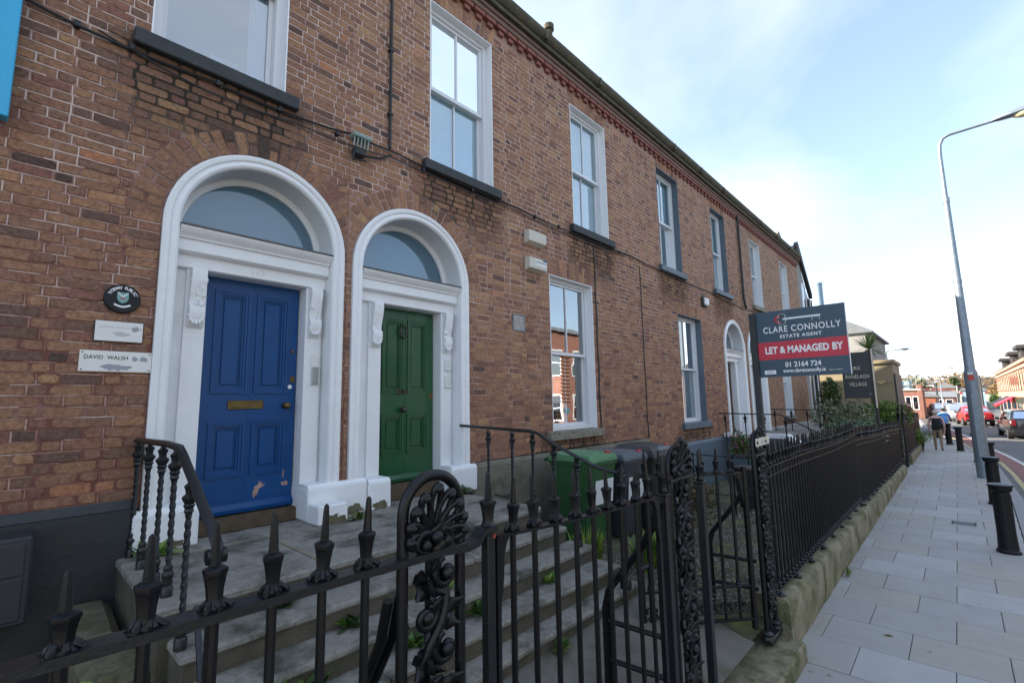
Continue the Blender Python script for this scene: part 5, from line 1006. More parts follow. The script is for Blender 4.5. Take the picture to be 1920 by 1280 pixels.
# ------------------------------------------------------------------ signs
sg = thing('estate_agent_sign', 'navy and red letting board projecting from a dark timber post by the railing', 'sign', (5.35, -2.99, .4))
m = MB(); m.cbox(5.325, 5.38, -3.025, -2.965, .3, 3.175, .004); obj('post', m, M['spost'], sg, W=True)
X0, ya, yb, za, zb_ = 5.36, -3.0, -3.80, 2.505, 3.178
m = MB(); m.box(X0, X0+.012, yb, -3.026, za, zb_); bd_ = obj('board', m, M['navy'], sg, W=True)
m = MB(); m.box(X0-.001, X0+.013, yb-.006, yb-.0005, za-.001, zb_+.001); obj('board_edge', m, M['swhite'], bd_, W=True)
m = MB(); m.box(X0-.0015, X0-.0003, yb+.0005, -3.027, 2.682, 2.862); obj('red_band', m, M['sred'], bd_, W=True)
yc = (yb-3.036)/2; UU, VV = (0, -1, 0), (0, 0, 1)
def stx(s, y, z, size, mt='swhite', bold=0, sp=1, sq=1.0, dx=.002): text('lettering', s, M[mt], bd_, (X0-dx, y, z), UU, VV, size, depth=.0006, bold=bold, sp=sp, squash=sq)
stx('CLARE CONNOLLY', yc-.005, 2.982, .09, sp=1.14, sq=.775, bold=.0008); stx('ESTATE AGENT', yc+.0, 2.908, .046, sp=1.25, sq=.95, bold=.0012); stx('LET & MANAGED BY', yc-.005, 2.772,   .094, bold=.0035, sp=1.03, sq=.76)
stx('01 2164 724', yc-.0, 2.622, .068, bold=.0014, sq=.9); stx('www.clareconnolly.ie', yc-.005, 2.562, .05, bold=.0012, sq=.84); stx('PSRA No. 003571', yb+.115, 2.552, .015, sp=1.0)
m = MB(); m.box(X0-.0015, X0-.0003, -3.175, -3.07, 2.535, 2.575); obj('sticker', m, M['swhite'], bd_, W=True)
stx('DATE', -3.122, 2.555, .026, 'navy', dx=.0022)
def arcpts(cy, cz, r, a0, a1, n=16): return [(X0-.003, cy-r*cos(R(a0+(a1-a0)*i/n)), cz+r*sin(R(a0+(a1-a0)*i/n))) for i in range(n+1)]
m = MB(); ky = -3.268; kzc = 3.085
m.tube(arcpts(ky, kzc+.022, .034, 200, -20),   .010, 4, flat=.3); m.tube(arcpts(ky, kzc-.022, .034, 160, 380),   .010, 4, flat=.3); m.tube([(X0-.003, ky-.01, kzc), (X0-.003, ky-.335, kzc)], .009, 4, flat=.3)
for q, l_ in ((-.265, .045), (-.285, .02), (-.305, .02), (-.325, .04)): m.tube([(X0-.003, ky+q, kzc), (X0-.003, ky+q, kzc-l_)], .008, 4, flat=.3)
obj('key_emblem', m, M['swhite'], bd_, W=True)
m = MB(); m.tube(arcpts(ky+.028, kzc-.001, .03, 60, 300),   .010, 4, flat=.3); obj('key_emblem', m, M['sred'], bd_, W=True)
s2 = thing('village_sign', 'tall dark slate sign on a post reading village, behind the letting board', 'sign', (15.3, -2.95, .3))
m = MB(); m.cbox(15.27, 15.34, -2.985, -2.915, .2, 3.5, .004); obj('post', m, M['spost'], s2, W=True)
m = MB(); m.box(15.3, 15.33, -2.914, -2.30, 2.24, 3.44); b2 = obj('board', m, M['sdark'], s2, W=True)
m = MB(); m.box(15.262, 15.268, -2.986, -2.955, 2.0, 3.5); obj('edge_strip', m, M['sgold'], s2, W=True)
for s_, z, sz in (('IRIS', 3.02, .13), ('RANELAGH', 2.80, .135), ('VILLAGE', 2.60, .135)): text('lettering', s_, M['sgold'], b2, (15.297, -2.62, z), UU, VV, sz, depth=.0008, bold=.0, squash=.72, sp=1.05)
m = MB(); m.box(15.296, 15.2995, -2.88, -2.84, 2.345, 2.355); obj('sign_mark', m, M['sgold'], b2, W=True)

# ------------------------------------------------------------------ steps, rails and pot at the next pair of doors
s3 = thing('stone_steps', 'entrance steps with a white edged blue grey side wall at the far doors', 'steps', (14.6, -1, .3))
m = MB(); m.prism([(-.05, .25), (-.05, 1.33), (-1.45, 1.33), (-2.5, .62), (-2.5, .25)], (12.7, 0, 0), (0, 1, 0), (0, 0, 1), (.22, 0, 0)); obj('side_wall', m, M['sill_blue'], s3, W=True)
m = MB(); m.prism([(-.05, 1.335), (-.05, 1.43), (-1.48, 1.43), (-2.58, .70), (-2.58, .60), (-1.45, 1.335)], (12.66, 0, 0), (0, 1, 0), (0, 0, 1), (.3, 0, 0)); obj('coping', m, M['white'], s3, W=True)
for i in range(6): slab(s3, 12.93, 17.3, -1.45-.2*i, -.05 if i == 0 else -1.25-.2*i, .2, 1.25-.165*i)
m = MB(); m.prism([(-.05, .25), (-.05, 1.33), (-1.45, 1.33), (-2.5, .62), (-2.5, .25)], (17.31, 0, 0), (0, 1, 0), (0, 0, 1), (.22, 0, 0)); obj('side_wall', m, M['render_white'], s3, W=True)
for x, lab in ((12.55, 'slim black handrail with knobbed uprights in front of the blue grey step wall'), (17.0, 'slim black handrail on the far side of the far entrance steps')):
    t = thing('handrail', lab, 'handrail', (x, -1, 1.3)); m = MB(); m.tube([(x, .0, 1.93), (x, -1.4, 1.90), (x, -2.55, 1.28)], .016, 6); obj('rail', m, M['iron'], t, W=True)
    for y, z0, z1 in ((-.15, .35, 1.92), (-.62, .35, 1.91), (-1.05, .35, 1.9), (-1.5, .35, 1.84), (-2.0, .35, 1.57), (-2.45, .35, 1.33)):
        m = MB(); m.lathe([(.014, z0), (.014, z1-.22), (.035, z1-.19), (.02, z1-.16), (.045, z1-.10), (.02, z1-.05), (.014, z1)], (x, y, 0), 8); obj('upright', m, M['iron'], t, W=True, smooth=True)
t = thing('basement_fence', 'low wire topped iron fence dividing the gravel gardens below the grey plinth', 'fence', (9.3, -1.5, .3))
for z in (1.28, .98, .62):
    m = MB(); m.tube([(8.85, -.02, z+.02), (8.85, -1.4, z), (8.85, -2.9, z-.01)], .009, 5); obj('rail', m, M['iron'], t, W=True)
for y in (-.1, -.8, -1.5, -2.2, -2.9): m = MB(); m.tube([(8.85, y, .25), (8.85, y, 1.32)], .015, 6); obj('upright', m, M['iron'], t, W=True)

# ------------------------------------------------------------------ plants
def leafcloud(m, c, rad, n, s, seed, up=.3, fill=.55, mats=1, slim=.55):
    r_ = random.Random(seed)
    for i in range(n):
        while True:
            d = Vector((r_.gauss(0, 1), r_.gauss(0, 1), r_.gauss(0, 1)))
            if d.length > .01: break
        d.normalize(); q = fill+(1-fill)*r_.random()**.5
        p = Vector((c[0]+d.x*rad[0]*q, c[1]+d.y*rad[1]*q, c[2]+d.z*rad[2]*q))
        a = (d+Vector((r_.uniform(-1, 1), r_.uniform(-1, 1), r_.uniform(-1, 1)+up))).normalized(); b = a.cross(Vector((r_.uniform(-1, 1), r_.uniform(-1, 1), r_.uniform(-1, 1)))).normalized()
        L_ = s*r_.uniform(.6, 1.3); w_ = L_*slim*.5; m.cm = r_.randrange(mats)
        nn = a.cross(b)*L_*.12
        m.add([p, p+a*L_*.5+b*w_+nn, p+a*L_, p+a*L_*.5-b*w_+nn], [(0, 1, 2), (0, 2, 3)])
def bush(name, label, cat, c, rad, mats, seed, lumps=9, per=260, s=.07, slim=.55, stem=True, group=None):
    t = thing(name, label, cat, (c[0], c[1], max(.0, c[2]-rad[2]-.1)), group=group); r_ = random.Random(seed); m = MB()
    for k in range(lumps):
        a = r_.uniform(0, 6.28); q = r_.uniform(.25, .75); cc = (c[0]+cos(a)*rad[0]*q, c[1]+sin(a)*rad[1]*q, c[2]+r_.uniform(-.35, .55)*rad[2]); f = r_.uniform(.35, .6)
        leafcloud(m, cc, (rad[0]*f, rad[1]*f, rad[2]*f), per, s, seed*31+k, mats=len(mats), slim=slim)
    obj('foliage', m, [M[q] for q in mats], t, W=True)
    if stem:
        m = MB()
        for k in range(5): m.tube([(c[0]+r_.uniform(-.05, .05), c[1], t.location.z-.05), (c[0]+r_.uniform(-.5, .5)*rad[0], c[1]+r_.uniform(-.5, .5)*rad[1], c[2])], [.02, .008], 5)
        obj('stem', m, M['bark'], t, W=True)
    return t
bush('hedge', 'low grey green hedge behind the long railing below the village sign', 'hedge', (14.9, -2.45, 1.12), (2.6, .55, .62), ['leaf_grey', 'leaf_dk', 'leaf_grey'], 3, 26, 230, .075)
bush('shrub', 'variegated pale shrub rising behind the grey hedge', 'shrub', (18.9, -1.75, 1.55), (.95, .8, .62), ['leaf_var', 'leaf_var', 'leaf_dk'], 5, 12, 230, .09)
bush('shrub', 'bright green rounded bush by the corner of the beige wall', 'shrub', (22.6, -2.55, 1.55), (.95, .8, .6), ['leaf', 'leaf_lt', 'leaf'], 7, 12, 230, .10)
bush('shrub', 'yellow green low bush between the sign post and the grey hedge', 'shrub', (18.2, -2.5, 1.05), (1.0, .35, .45), ['leaf_lt', 'leaf_var'], 8, 8, 160, .08)
bush('shrub', 'dark climbing shrub growing up the beige wall beside the slate sign', 'shrub', (21.6, -.95, 2.15), (.55, .4, 1.0), ['leaf_dk', 'leaf_dk', 'leaf'], 9, 12, 170, .10)
bush('shrub', 'small leafy plant spilling over the end of the far low wall', 'shrub', (26.0, -3.25, .55), (.3, .25, .4), ['leaf', 'leaf_lt'], 19, 6, 90, .08)
bush('shrub', 'brownish dry shrub behind the closed gate next to the bins', 'shrub', (6.15, -1.85, .98), (.32, .3, .34), ['leaf_dry', 'leaf_dk', 'leaf_dry'], 10, 9, 150, .05)
pt = bush('potted_plant', 'flowering plant in a pot by the foot of the far arched doorway', 'plant', (9.35, -1.55, 1.42), (.27, .26, .27), ['leaf', 'leaf_dk', 'flower', 'leaf'], 11, 9, 120, .06, stem=False)
m = MB(); m.lathe([(.0, .35), (.13, .35), (.19, .75), (.2, .98), (.225, 1.0), (.225, 1.06), (.19, 1.07), (0, 1.04)], (9.35, -1.55, 0), 16); obj('pot', m, M['sdark'], pt, W=True, smooth=True)
pa = thing('palm_tree', 'spiky green palm standing above the beige wall behind the slate sign', 'palm', (26.3, -1.75, .2))
m = MB(); m.tube([(26.3, -1.75, .2), (26.32, -1.78, 2.2), (26.3, -1.8, 4.3)], [.14, .11, .1], 8); obj('trunk', m, M['bark'], pa, W=True)
m = MB(); r_ = random.Random(4)
for i in range(110):
    a = r_.uniform(0, 6.28); el = R(r_.uniform(-25, 85)); L_ = r_.uniform(.65, 1.0); d = Vector((cos(a)*cos(el), sin(a)*cos(el), sin(el))); s = d.cross(Vector((0, 0, 1))).normalized()*.03; o_ = Vector((26.3, -1.8, 4.35)); dr = Vector((0, 0, -.22*L_*cos(el)))
    m.add([o_-s*.5, o_+s*.5, o_+d*L_*.55+s+dr*.3, o_+d*L_*.55-s+dr*.3, o_+d*L_+dr], [(0, 1, 2, 3), (3, 2, 4)])
obj('crown', m, M['palm'], pa, W=True)
def weed(label, x, y, z, n, L_, mats, seed, blade=False, group=None):
    r_ = random.Random(seed); m = MB()
    for i in range(n):
        a = r_.uniform(0, 6.28); el = R(r_.uniform(55, 88) if blade else r_.uniform(10, 65)); l_ = L_*r_.uniform(.5, 1.1); bx, by = x+r_.uniform(-.5, .5)*L_*.7, y+r_.uniform(-.2, .2)*L_*.7
        d = Vector((cos(a)*cos(el), sin(a)*cos(el), sin(el))); s = d.cross(Vector((0, 0, 1))).normalized()*(l_*.03 if blade else l_*.20); o_ = Vector((bx, by, z)); m.cm = r_.randrange(len(mats)); dr = Vector((0, 0, -.12*l_))
        m.add([o_-s*.2, o_+s*.2, o_+d*l_*.55+s, o_+d*l_*.55-s, o_+d*l_+dr], [(0, 1, 2, 3), (3, 2, 4)])
    return own(m, 'grass_tuft' if blade else 'weed', [M[q] for q in mats], label, 'grass' if blade else 'weed', group=group, base=(x, y, z))
G_ = 'weeds growing in the step joints'
weed('broad weed tuft sprouting under the third step near the front finials', 1.02, -1.835, .797, 44, .17, ['leaf', 'leaf_dk', 'leaf_lt'], 1, group=G_); weed('thin weed patch in the joint just along from the broad tuft', 1.27, -1.835, .797, 40, .14, ['leaf', 'leaf_dk'], 2, group=G_)
weed('creeping weed on the second step seen beside the front pier', 1.62, -1.585, .937, 40, .11, ['leaf_dk', 'leaf'], 3, group=G_); weed('weed clump in the step joint just behind the front pier', 1.93, -1.835, .797, 44, .14, ['leaf', 'leaf_dk'], 4, group=G_)
weed('dark round weed on the step behind the first bars of the closed gate', 2.52, -1.84, .797, 60, .15, ['leaf_dk', 'leaf'], 5, group=G_); weed('tiny weed in the top step joint behind the red marked stanchion', 2.36, -1.585, .937, 22, .11, ['leaf', 'leaf_lt'], 6, group=G_)
weed('single rosette weed low on the steps behind the front railing', 1.12, -2.075, .657, 18, .17, ['leaf', 'leaf_lt'], 7, group=G_); weed('small weed between two bars low on the steps', 1.40, -2.075, .657, 18, .11, ['leaf'], 17, group=G_)
weed('weed at the foot of the white plinth between the two doors', 2.36, -.33, 1.253, 34, .11, ['leaf', 'leaf_var'], 8); weed('weed at the foot of the green doorcase', 3.80, -.16, 1.253, 30, .13, ['leaf_dk', 'leaf'], 9); weed('green weed behind the handrail at the foot of the blue doorcase', .86, -.2, 1.253, 26, .18, ['leaf', 'leaf_lt'], 10)
weed('leafy weed spreading in the joint under the landing edge', 1.30, -1.345, 1.083, 30, .10, ['leaf_dk', 'leaf'], 41, group=G_); weed('low weed row in the step joint behind the closed gate', 3.3, -1.835, .797, 40, .10, ['leaf', 'leaf_lt'], 42, group=G_); weed('moss like weed at the path edge under the bottom step', 2.9, -2.25, .55, 60, .09, ['leaf_dk', 'leaf', 'leaf_lt'], 43, group=G_)
weed('tall bright grass clump at the foot of the green bin', 4.38, -1.45, .5, 300, .50, ['leaf_lt', 'leaf', 'leaf_lt'], 11, True); weed('tall bright grass clump behind the closed gate hinge', 4.95, -1.85, .46, 220, .46, ['leaf_lt', 'leaf'], 12, True)
weed('grass growing where the low wall meets the pavement', 7.65, -3.23, .0, 50, .16, ['leaf_lt', 'leaf'], 13, True); weed('dry grass stalks at the end of the low wall beside the open gate', 5.02, -3.2, .12, 24, .16, ['leaf_dry', 'leaf_var'], 14, True)
lp = thing('leafy_plant', 'bright leafy plant growing in the dark corner below the front railing', 'plant', (.43, -1.45, .5)); r_ = random.Random(21)
for i in range(34):
    a = r_.uniform(0, 6.28); el = R(r_.uniform(5, 70)); h = r_.uniform(.05, .55); l_ = r_.uniform(.06, .12); o_ = Vector((r_.uniform(-.15, .15), r_.uniform(-.15, .15), h)); d = Vector((cos(a)*cos(el), sin(a)*cos(el), sin(el)*.5)); s = d.cross(Vector((0, 0, 1))).normalized()*l_*.3; n_ = Vector((0, 0, -.015))
    m = MB(); m.add([o_, o_+d*l_*.35+s, o_+d*l_*.75+s*.7+n_, o_+d*l_+n_*2, o_+d*l_*.75-s*.7+n_, o_+d*l_*.35-s, o_+d*l_*.5+Vector((0, 0, .008))], [(0, 1, 6), (1, 2, 6), (2, 3, 6), (3, 4, 6), (4, 5, 6), (5, 0, 6)]); obj('leaf', m, M['leaf' if r_.random() < .7 else 'leaf_lt'], lp)
m = MB(); [m.tube([(0, 0, 0), (r_.uniform(-.12, .12), r_.uniform(-.12, .12), .5)], [.008, .003], 5) for _ in range(7)]; obj('stem', m, M['leaf_dk'], lp)
m = MB(); r_ = random.Random(31)
for i in range(2600):
    x = r_.uniform(4.4, 13); y = -2.9+2.8*r_.random(); f = sin(x*2.3+1)*cos(y*2.9)+.35*sin(x*5.1)
    if f < .25: continue
    z = gz(x)+.01; a = r_.uniform(0, 6.28); l_ = r_.uniform(.03, .09); d = Vector((cos(a)*.4, sin(a)*.4, 1)).normalized(); s = Vector((sin(a), -cos(a), 0))*.006; o_ = Vector((x, y, z)); m.cm = r_.randrange(2)
    m.add([o_-s, o_+s, o_+d*l_], [(0, 1, 2)])
o = obj('garden_grass', m, [M['leaf'], M['leaf_lt']]); o['kind'] = 'stuff'
m = MB(); m.prism([(0, 0), (.06, .01), (.07, .05), (.02, .06), (-.01, .03)], (5.15, -2.0, .45), (1, .2, 0), (0, .3, 1), (.02, -.03, .01)); own(m, 'litter', M['sticker'], 'scrap of white litter lying in the grass behind the closed gate', 'litter')

# ------------------------------------------------------------------ pavement furniture
bl = thing('bollard', 'black fluted bollard nearest the camera on the pavement edge', 'bollard', (10.23, -4.82, 0), group='bollards along the kerb')
m = MB(); m.lathe([(.135, 0), (.135, .03), (.115, .05), (.105, .25), (.098, .84), (.098, .86)], (0, 0, 0), 24); obj('shaft', m, M['bollard'], bl, smooth=True, ang=30)
m = MB(); m.lathe([(.098, .861), (.125, .885), (.13, .905), (.13, .935), (.145, .945), (.145, .965), (.1, .975), (.0, .98)], (0, 0, 0), 24); obj('cap', m, M['bollard'], bl, smooth=True, ang=30)
m = MB(); [m.cbox(.098*cos(a)-.006, .098*cos(a)+.006, .098*sin(a)-.006, .098*sin(a)+.006, .12, .82, .002) for a in [2*pi*i/16 for i in range(16)]]; obj('flutes', m, M['bollard'], bl)
for x, y, lab in ((14.43, -4.87, 'second black bollard, just behind the front one'), (18.95, -4.98, 'black bollard standing tight behind the tall lamp post foot'), (22.9, -4.8, 'black bollard half hidden at the side of the lamp post'), (27.0, -4.36, 'black bollard in the open between the walker and the lamp post'), (30.2, -4.0, 'black bollard just beside the walking person'), (34.5, -3.55, 'farthest black bollard beyond the walking person')):
    dup(bl, (x, y, 0), label=lab)
lm = thing('street_lamp', 'tall galvanised street lamp with curved arm on the pavement', 'street lamp', (18.775, -4.82, 0), group='street lamps')
m = MB(); m.tube([(0, 0, 0), (0, 0, 2.9)], [.16, .15], 16); m.tube([(0, 0, 2.9), (0, 0, 3.0), (0, 0, 8.0)], [.15, .115, .07], 14); m.tube([(0, 0, 5.5), (0, 0, 5.6)], .1, 12); m.tube([(0, 0, 7.95), (0, 0, 8.1)], .082, 12); obj('column', m, M['galv'], lm, smooth=True, ang=35)
m = MB(); m.cbox(-.168, -.135, -.06, .06, .55, 2.3, .004); obj('access_door', m, M['galv'], lm)
m = MB(); m.tube([(0, 0, 8.05), (0, 0, 9.45), (0, -.02, 9.75), (0, -.1, 9.93), (0, -.25, 10.0), (0, -1.5, 10.03)], [.055, .05, .048, .046, .045, .04], 10); obj('arm', m, M['galv'], lm, smooth=True)
m = MB(); m.ring([[(w_*cos(a), y, 10.02+h*sin(a)*(1 if sin(a) > 0 else .45)+dz) for a in [2*pi*k/16 for k in range(16)]] for y, w_, h, dz in ((-1.15, .05, .05, 0), (-1.35, .12, .10, .01), (-1.7, .16, .15, .03), (-2.1, .15, .15, .04), (-2.35, .06, .06, .03))]); obj('lantern', m, M['galv'], lm, smooth=True)
m = MB(); m.ball((0, -1.85, 10.0), .15, 14, 6, (.95, 2.0, .75)); obj('lens', m, M['lens'], lm, smooth=True)
m = MB(); m.cbox(-.157, -.14, -.06, .07, 2.68, 2.83, .003); obj('sticker', m, M['sticker_red'], lm); m = MB(); m.cbox(-.157, -.14, -.05, .06, 2.84, 2.90, .003); obj('sticker', m, M['plastic'], lm)
for x, y, rz, lab, sc in ((39.5, -1.35, 0, 'distant street lamp rising above the beige wall', .52), (60, -3.4, 0, 'distant street lamp arm seen beside the tall lamp post', .47)):
    dup(lm, (x, y, 0), rz, lab, sc)

# ------------------------------------------------------------------ vehicles (nose towards +x)
def car(label, paint, loc, rz, L_=4.5, Wd=1.78, H=1.48, estate=True, fitts=True):
    t = thing('parked_car' if False else 'car', label, 'car', loc, rz, 'cars in the street'); w_ = Wd/2; e = estate
    stn = [(-L_/2, .62, .40, .86, .95, 0), (-L_/2+.06, .90, .30, .93, 1.0, 0), (-L_/2+(.12 if e else .75), .96, .27, .97, 1.02, 0), (-L_/2+(.45 if e else 1.35), .98, .25, .98, H, .76), (-L_/2+1.6, 1.0, .24, .97, H+.02, .80), (-.1, 1.0, .24, .95, H+.01, .80), (.45, 1.0, .24, .94, H-.03, .77), (1.15, .99, .24, .93, .97, 0), (L_/2-.35, .94, .26, .80, .86, 0), (L_/2-.05, .84, .32, .66, .70, 0), (L_/2, .6, .42, .55, .58, 0)]
    rings = []
    for x, k, zl, zb, zr, rw in stn:
        W_ = w_*k
        if rw: sec = [(W_*.9, zl), (W_, zl+.12), (W_, .62), (W_*.985, zb), (w_*rw+.05, zr-.10), (w_*rw-.04, zr-.02), (w_*rw*.5, zr+.01)]
        else: sec = [(W_*.9, zl), (W_, zl+.1), (W_, max(zl+.15, zb-.25)), (W_*.97, zb-.04), (W_*.93, zb-.01), (W_*.85, zr-.01), (W_*.45, zr)]
        rings.append([(x, y, z) for y, z in sec]+[(x, -y, z) for y, z in reversed(sec)])
    m = MB(); m.ring(rings); b = obj('body', m, M[paint], t, smooth=True, ang=35)
    def gq(pts, nm='window'): g = MB(); g.add(pts, [tuple(range(len(pts)))]); obj(nm, g, M['glass_dark'], t)
    for s in (1, -1):
        S3, S4, S5, S6 = stn[3:7]
        for A, B in ((S3, S4), (S4, S5), (S5, S6)):
            o_ = .012
            def P(q, top, sh): x = q[0]+sh; return (x, s*((w_*q[1]*.985 if not top else w_*q[5]+.05)+o_*(.6)), (q[3]+.03 if not top else q[4]-.115))
            gq([P(A, 0, .05), P(B, 0, -.05), P(B, 1, -.05), P(A, 1, .05)])
    S2, S3 = stn[2], stn[3]; gq([(S2[0]-.0, w_*.78, S2[4]+.06), (S2[0]-.0, -w_*.78, S2[4]+.06), (S3[0]-.06, -w_*.68, S3[4]-.08), (S3[0]-.06, w_*.68, S3[4]-.08)], 'rear_window')
    S6, S7 = stn[6], stn[7]; gq([(S7[0]-.02, w_*.80, S7[4]+.05), (S7[0]-.02, -w_*.80, S7[4]+.05), (S6[0]+.08, -w_*.70, S6[4]-.04), (S6[0]+.08, w_*.70, S6[4]-.04)], 'windscreen')
    for x in (-L_/2+.85, L_/2-.85):
        for s in (1, -1):
            m = MB(); m.tube([(x, s*(w_-.2), .31), (x, s*(w_+.004), .31)], .315, 20); wv = obj('wheel', m, M['tyre'], t); m = MB(); m.tube([(x, s*(w_-.0), .31), (x, s*(w_+.012), .31)], .21, 16); obj('rim', m, M['rim'], wv)
    for s in (1, -1):
        m = MB(); m.cbox(-L_/2-.012, -L_/2+.10, s*w_*.80-.09, s*w_*.80+.09, .70, .90 if not e else 1.02, .02); obj('tail_lamp', m, M['tail'], t)
        m = MB(); m.cbox(L_/2-.24, L_/2-.06, s*w_*.66-.15, s*w_*.66+.15, .58, .72, .03); obj('headlamp', m, M['head'], t)
        m = MB(); m.cbox(.72, .92, s*(w_+.06)-.08, s*(w_+.06)+.08, .92, 1.06, .03); obj('mirror', m, M['trim'], t)
    m = MB(); m.cbox(-L_/2-.03, -L_/2+.15, -w_*.9, w_*.9, .32, .50, .03); obj('bumper', m, M['trim'], t); m = MB(); m.box(-L_/2-.035, -L_/2-.02, -.26, .26, .66, .77); obj('number_plate', m, M['plate_y'], t); m = MB(); m.box(L_/2+.0, L_/2+.02, -.26, .26, .42, .53); obj('number_plate', m, M['plate_y'], t)
    return t
car('black estate car seen from behind at the picture edge', 'car_black', (38.6, -7.05, -.1), R(4), 4.75, 1.84, 1.52)
car('red car facing away in the road beyond the lamp post', 'car_red', (52.5, -5.25, -.1), R(8), 4.2, 1.74, 1.46, estate=False)
car('silver car coming towards the camera in the distance', 'car_silver', (59.5, -4.35, -.1), R(188), 4.4, 1.78, 1.46, estate=False)
car('white car waiting far along the road beside the cyclist', 'car_white', (66, -3.2, -.1), R(190), 4.4, 1.78, 1.5)
car('dark grey car parked at the far kerb by the shops', 'car_silver', (74, -4.6, -.1), R(8), 4.3, 1.76, 1.45)

# ------------------------------------------------------------------ people
def skinfig(name, J, E_, rads, mats, zones, parent, sub=1):
    """one continuous skinned body; zones(p) picks the clothing of each face"""
    me = bpy.data.meshes.new(name); me.from_pydata(J, E_, []); ob = bpy.data.objects.new(name, me); COL.objects.link(ob)
    sk = ob.modifiers.new('s', 'SKIN'); sk.use_smooth_shade = True
    for i, r_ in enumerate(rads): me.skin_vertices[0].data[i].radius = r_ if isinstance(r_, tuple) else (r_, r_); me.skin_vertices[0].data[i].use_root = (i == 0)
    sb = ob.modifiers.new('b', 'SUBSURF'); sb.levels = sub; sb.render_levels = sub
    bpy.context.view_layer.update(); dg = bpy.context.evaluated_depsgraph_get(); m2 = bpy.data.meshes.new_from_object(ob.evaluated_get(dg)); bpy.data.objects.remove(ob)
    m2.materials.clear(); [m2.materials.append(M[q]) for q in mats]
    for p in m2.polygons: p.material_index = zones(p.center); p.use_smooth = True
    o = bpy.data.objects.new(name, m2); COL.objects.link(o); o.parent = parent; return o
def person(label, loc, rz, H=1.68, top='cl_black', sleeve='cl_pink', legs='cl_khaki', stride=.16, ride=False, hat='hair', group=None):
    t = thing('person', label, 'person', loc, rz, group); k = H/1.7; s = stride
    if not ride:
        J = [(0, 0, .95), (0, .01, 1.12), (0, 0, 1.30), (0, 0, 1.44), (0, -.02, 1.52), (0, -.01, 1.60), (0, 0, 1.68),
             (.10, 0, .90), (.105, -s*.5, .50), (.105, -s*.9+.05, .09), (.12, -s*.9-.1, .04), (-.10, 0, .90), (-.105, s*.35, .50), (-.105, s*.9+.08, .12), (-.12, s*.9-.05, .04),
             (.19, 0, 1.40), (.25, .03, 1.13), (.25, -.06, .90), (.25, -.09, .80), (-.19, 0, 1.40), (-.25, .0, 1.13), (-.25, -.12, .92), (-.25, -.16, .83)]
    else:
        J = [(0, .25, .98), (0, .10, 1.14), (0, -.05, 1.30), (0, -.13, 1.40), (0, -.18, 1.46), (0, -.21, 1.54), (0, -.22, 1.63),
             (.10, .2, .96), (.11, -.18, .82), (.11, -.02, .42), (.11, -.14, .36), (-.10, .2, .96), (-.11, -.12, .60), (-.11, .08, .22), (-.11, -.06, .16),
             (.19, -.1, 1.36), (.25, -.22, 1.14), (.24, -.45, 1.04), (.22, -.52, 1.03), (-.19, -.1, 1.36), (-.25, -.22, 1.14), (-.24, -.45, 1.04), (-.22, -.52, 1.03)]
    rad = [(.165, .135), (.16, .13), (.175, .13), (.10, .085), (.052, .055), (.072, .088), (.066, .08), .088, .064, .042, .035, .088, .064, .042, .035, .062, .047, .036, .034, .062, .047, .036, .034]
    E_ = [(0, 1), (1, 2), (2, 3), (3, 4), (4, 5), (5, 6), (0, 7), (7, 8), (8, 9), (9, 10), (0, 11), (11, 12), (12, 13), (13, 14), (3, 15), (15, 16), (16, 17), (17, 18), (3, 19), (19, 20), (20, 21), (21, 22)]
    J = [(a*k, b*k, c*k) for a, b, c in J]; rad = [tuple(q*k for q in r_) if isinstance(r_, tuple) else r_*k for r_ in rad]
    hd = Vector(J[5]); knee = .1*k
    def zone(p):
        if (Vector(p)-hd).length < .16*k and p.z > J[4][2]: return 0
        if ride:
            if p.z < .24*k and False: return 4
            hands = min((Vector(p)-Vector(J[18])).length, (Vector(p)-Vector(J[22])).length)
            if hands < .07: return 0
            return 3 if p.z < .93*k or (p.z < 1.0*k and p.y < .12 and abs(p.x) < .2 and p.y > -.3 and p.z < .9) else (2 if abs(p.x) > .17*k else 1)
        if p.z < .08*k: return 4
        if min((Vector(p)-Vector(J[18])).length, (Vector(p)-Vector(J[22])).length) < .07*k: return 0
        if p.z < .90*k and abs(p.x) < .2*k: return 3
        return 2 if (abs(p.x) > .2*k or p.z > 1.40*k) else 1
    skinfig('body', J, E_, rad, ['skin', top, sleeve, legs, 'shoe'], zone, t)
    m = MB(); m.ball((hd.x, hd.y+.02*k, hd.z+.055*k), .098*k, 14, 8, (.92, 1.05, .95)); obj('hair', m, M[hat], t, smooth=True)
    m = MB(); m.ball((hd.x, hd.y-.085*k, hd.z+.0), .017*k, 6, 4, (.8, 1, 1.4)); [m.ball((hd.x+q*.078*k, hd.y, hd.z), .022*k, 6, 4, (.5, .8, 1.3)) for q in (1, -1)]; obj('nose_and_ears', m, M['skin'], t, smooth=True)
    for j in (18, 22):                                                # hand: palm, four curled fingers and a thumb
        p = Vector(J[j]); m = MB(); m.ball(p+Vector((0, 0, -.03*k)), .034*k, 8, 5, (.55, 1, 1.25)); sx = 1 if p.x > 0 else -1
        for f in range(4): y = (-.027+.018*f)*k; l_ = (.062, .072, .068, .052)[f]*k; m.tube([p+Vector((0, y, -.055*k)), p+Vector((-sx*.004, y, -.055*k-l_*.6)), p+Vector((-sx*.016, y, -.055*k-l_))], [.0085*k, .008*k, .006*k], 6)
        m.tube([p+Vector((0, -.03*k, -.02*k)), p+Vector((-sx*.008, -.05*k, -.05*k)), p+Vector((-sx*.014, -.052*k, -.075*k))], [.011*k, .009*k, .006*k], 6); obj('hand', m, M['skin'], t, smooth=True)
    return t
person('person with pale hair walking away in a black gilet and khaki trousers', (26.6, -3.72, 0), R(90), 1.62)
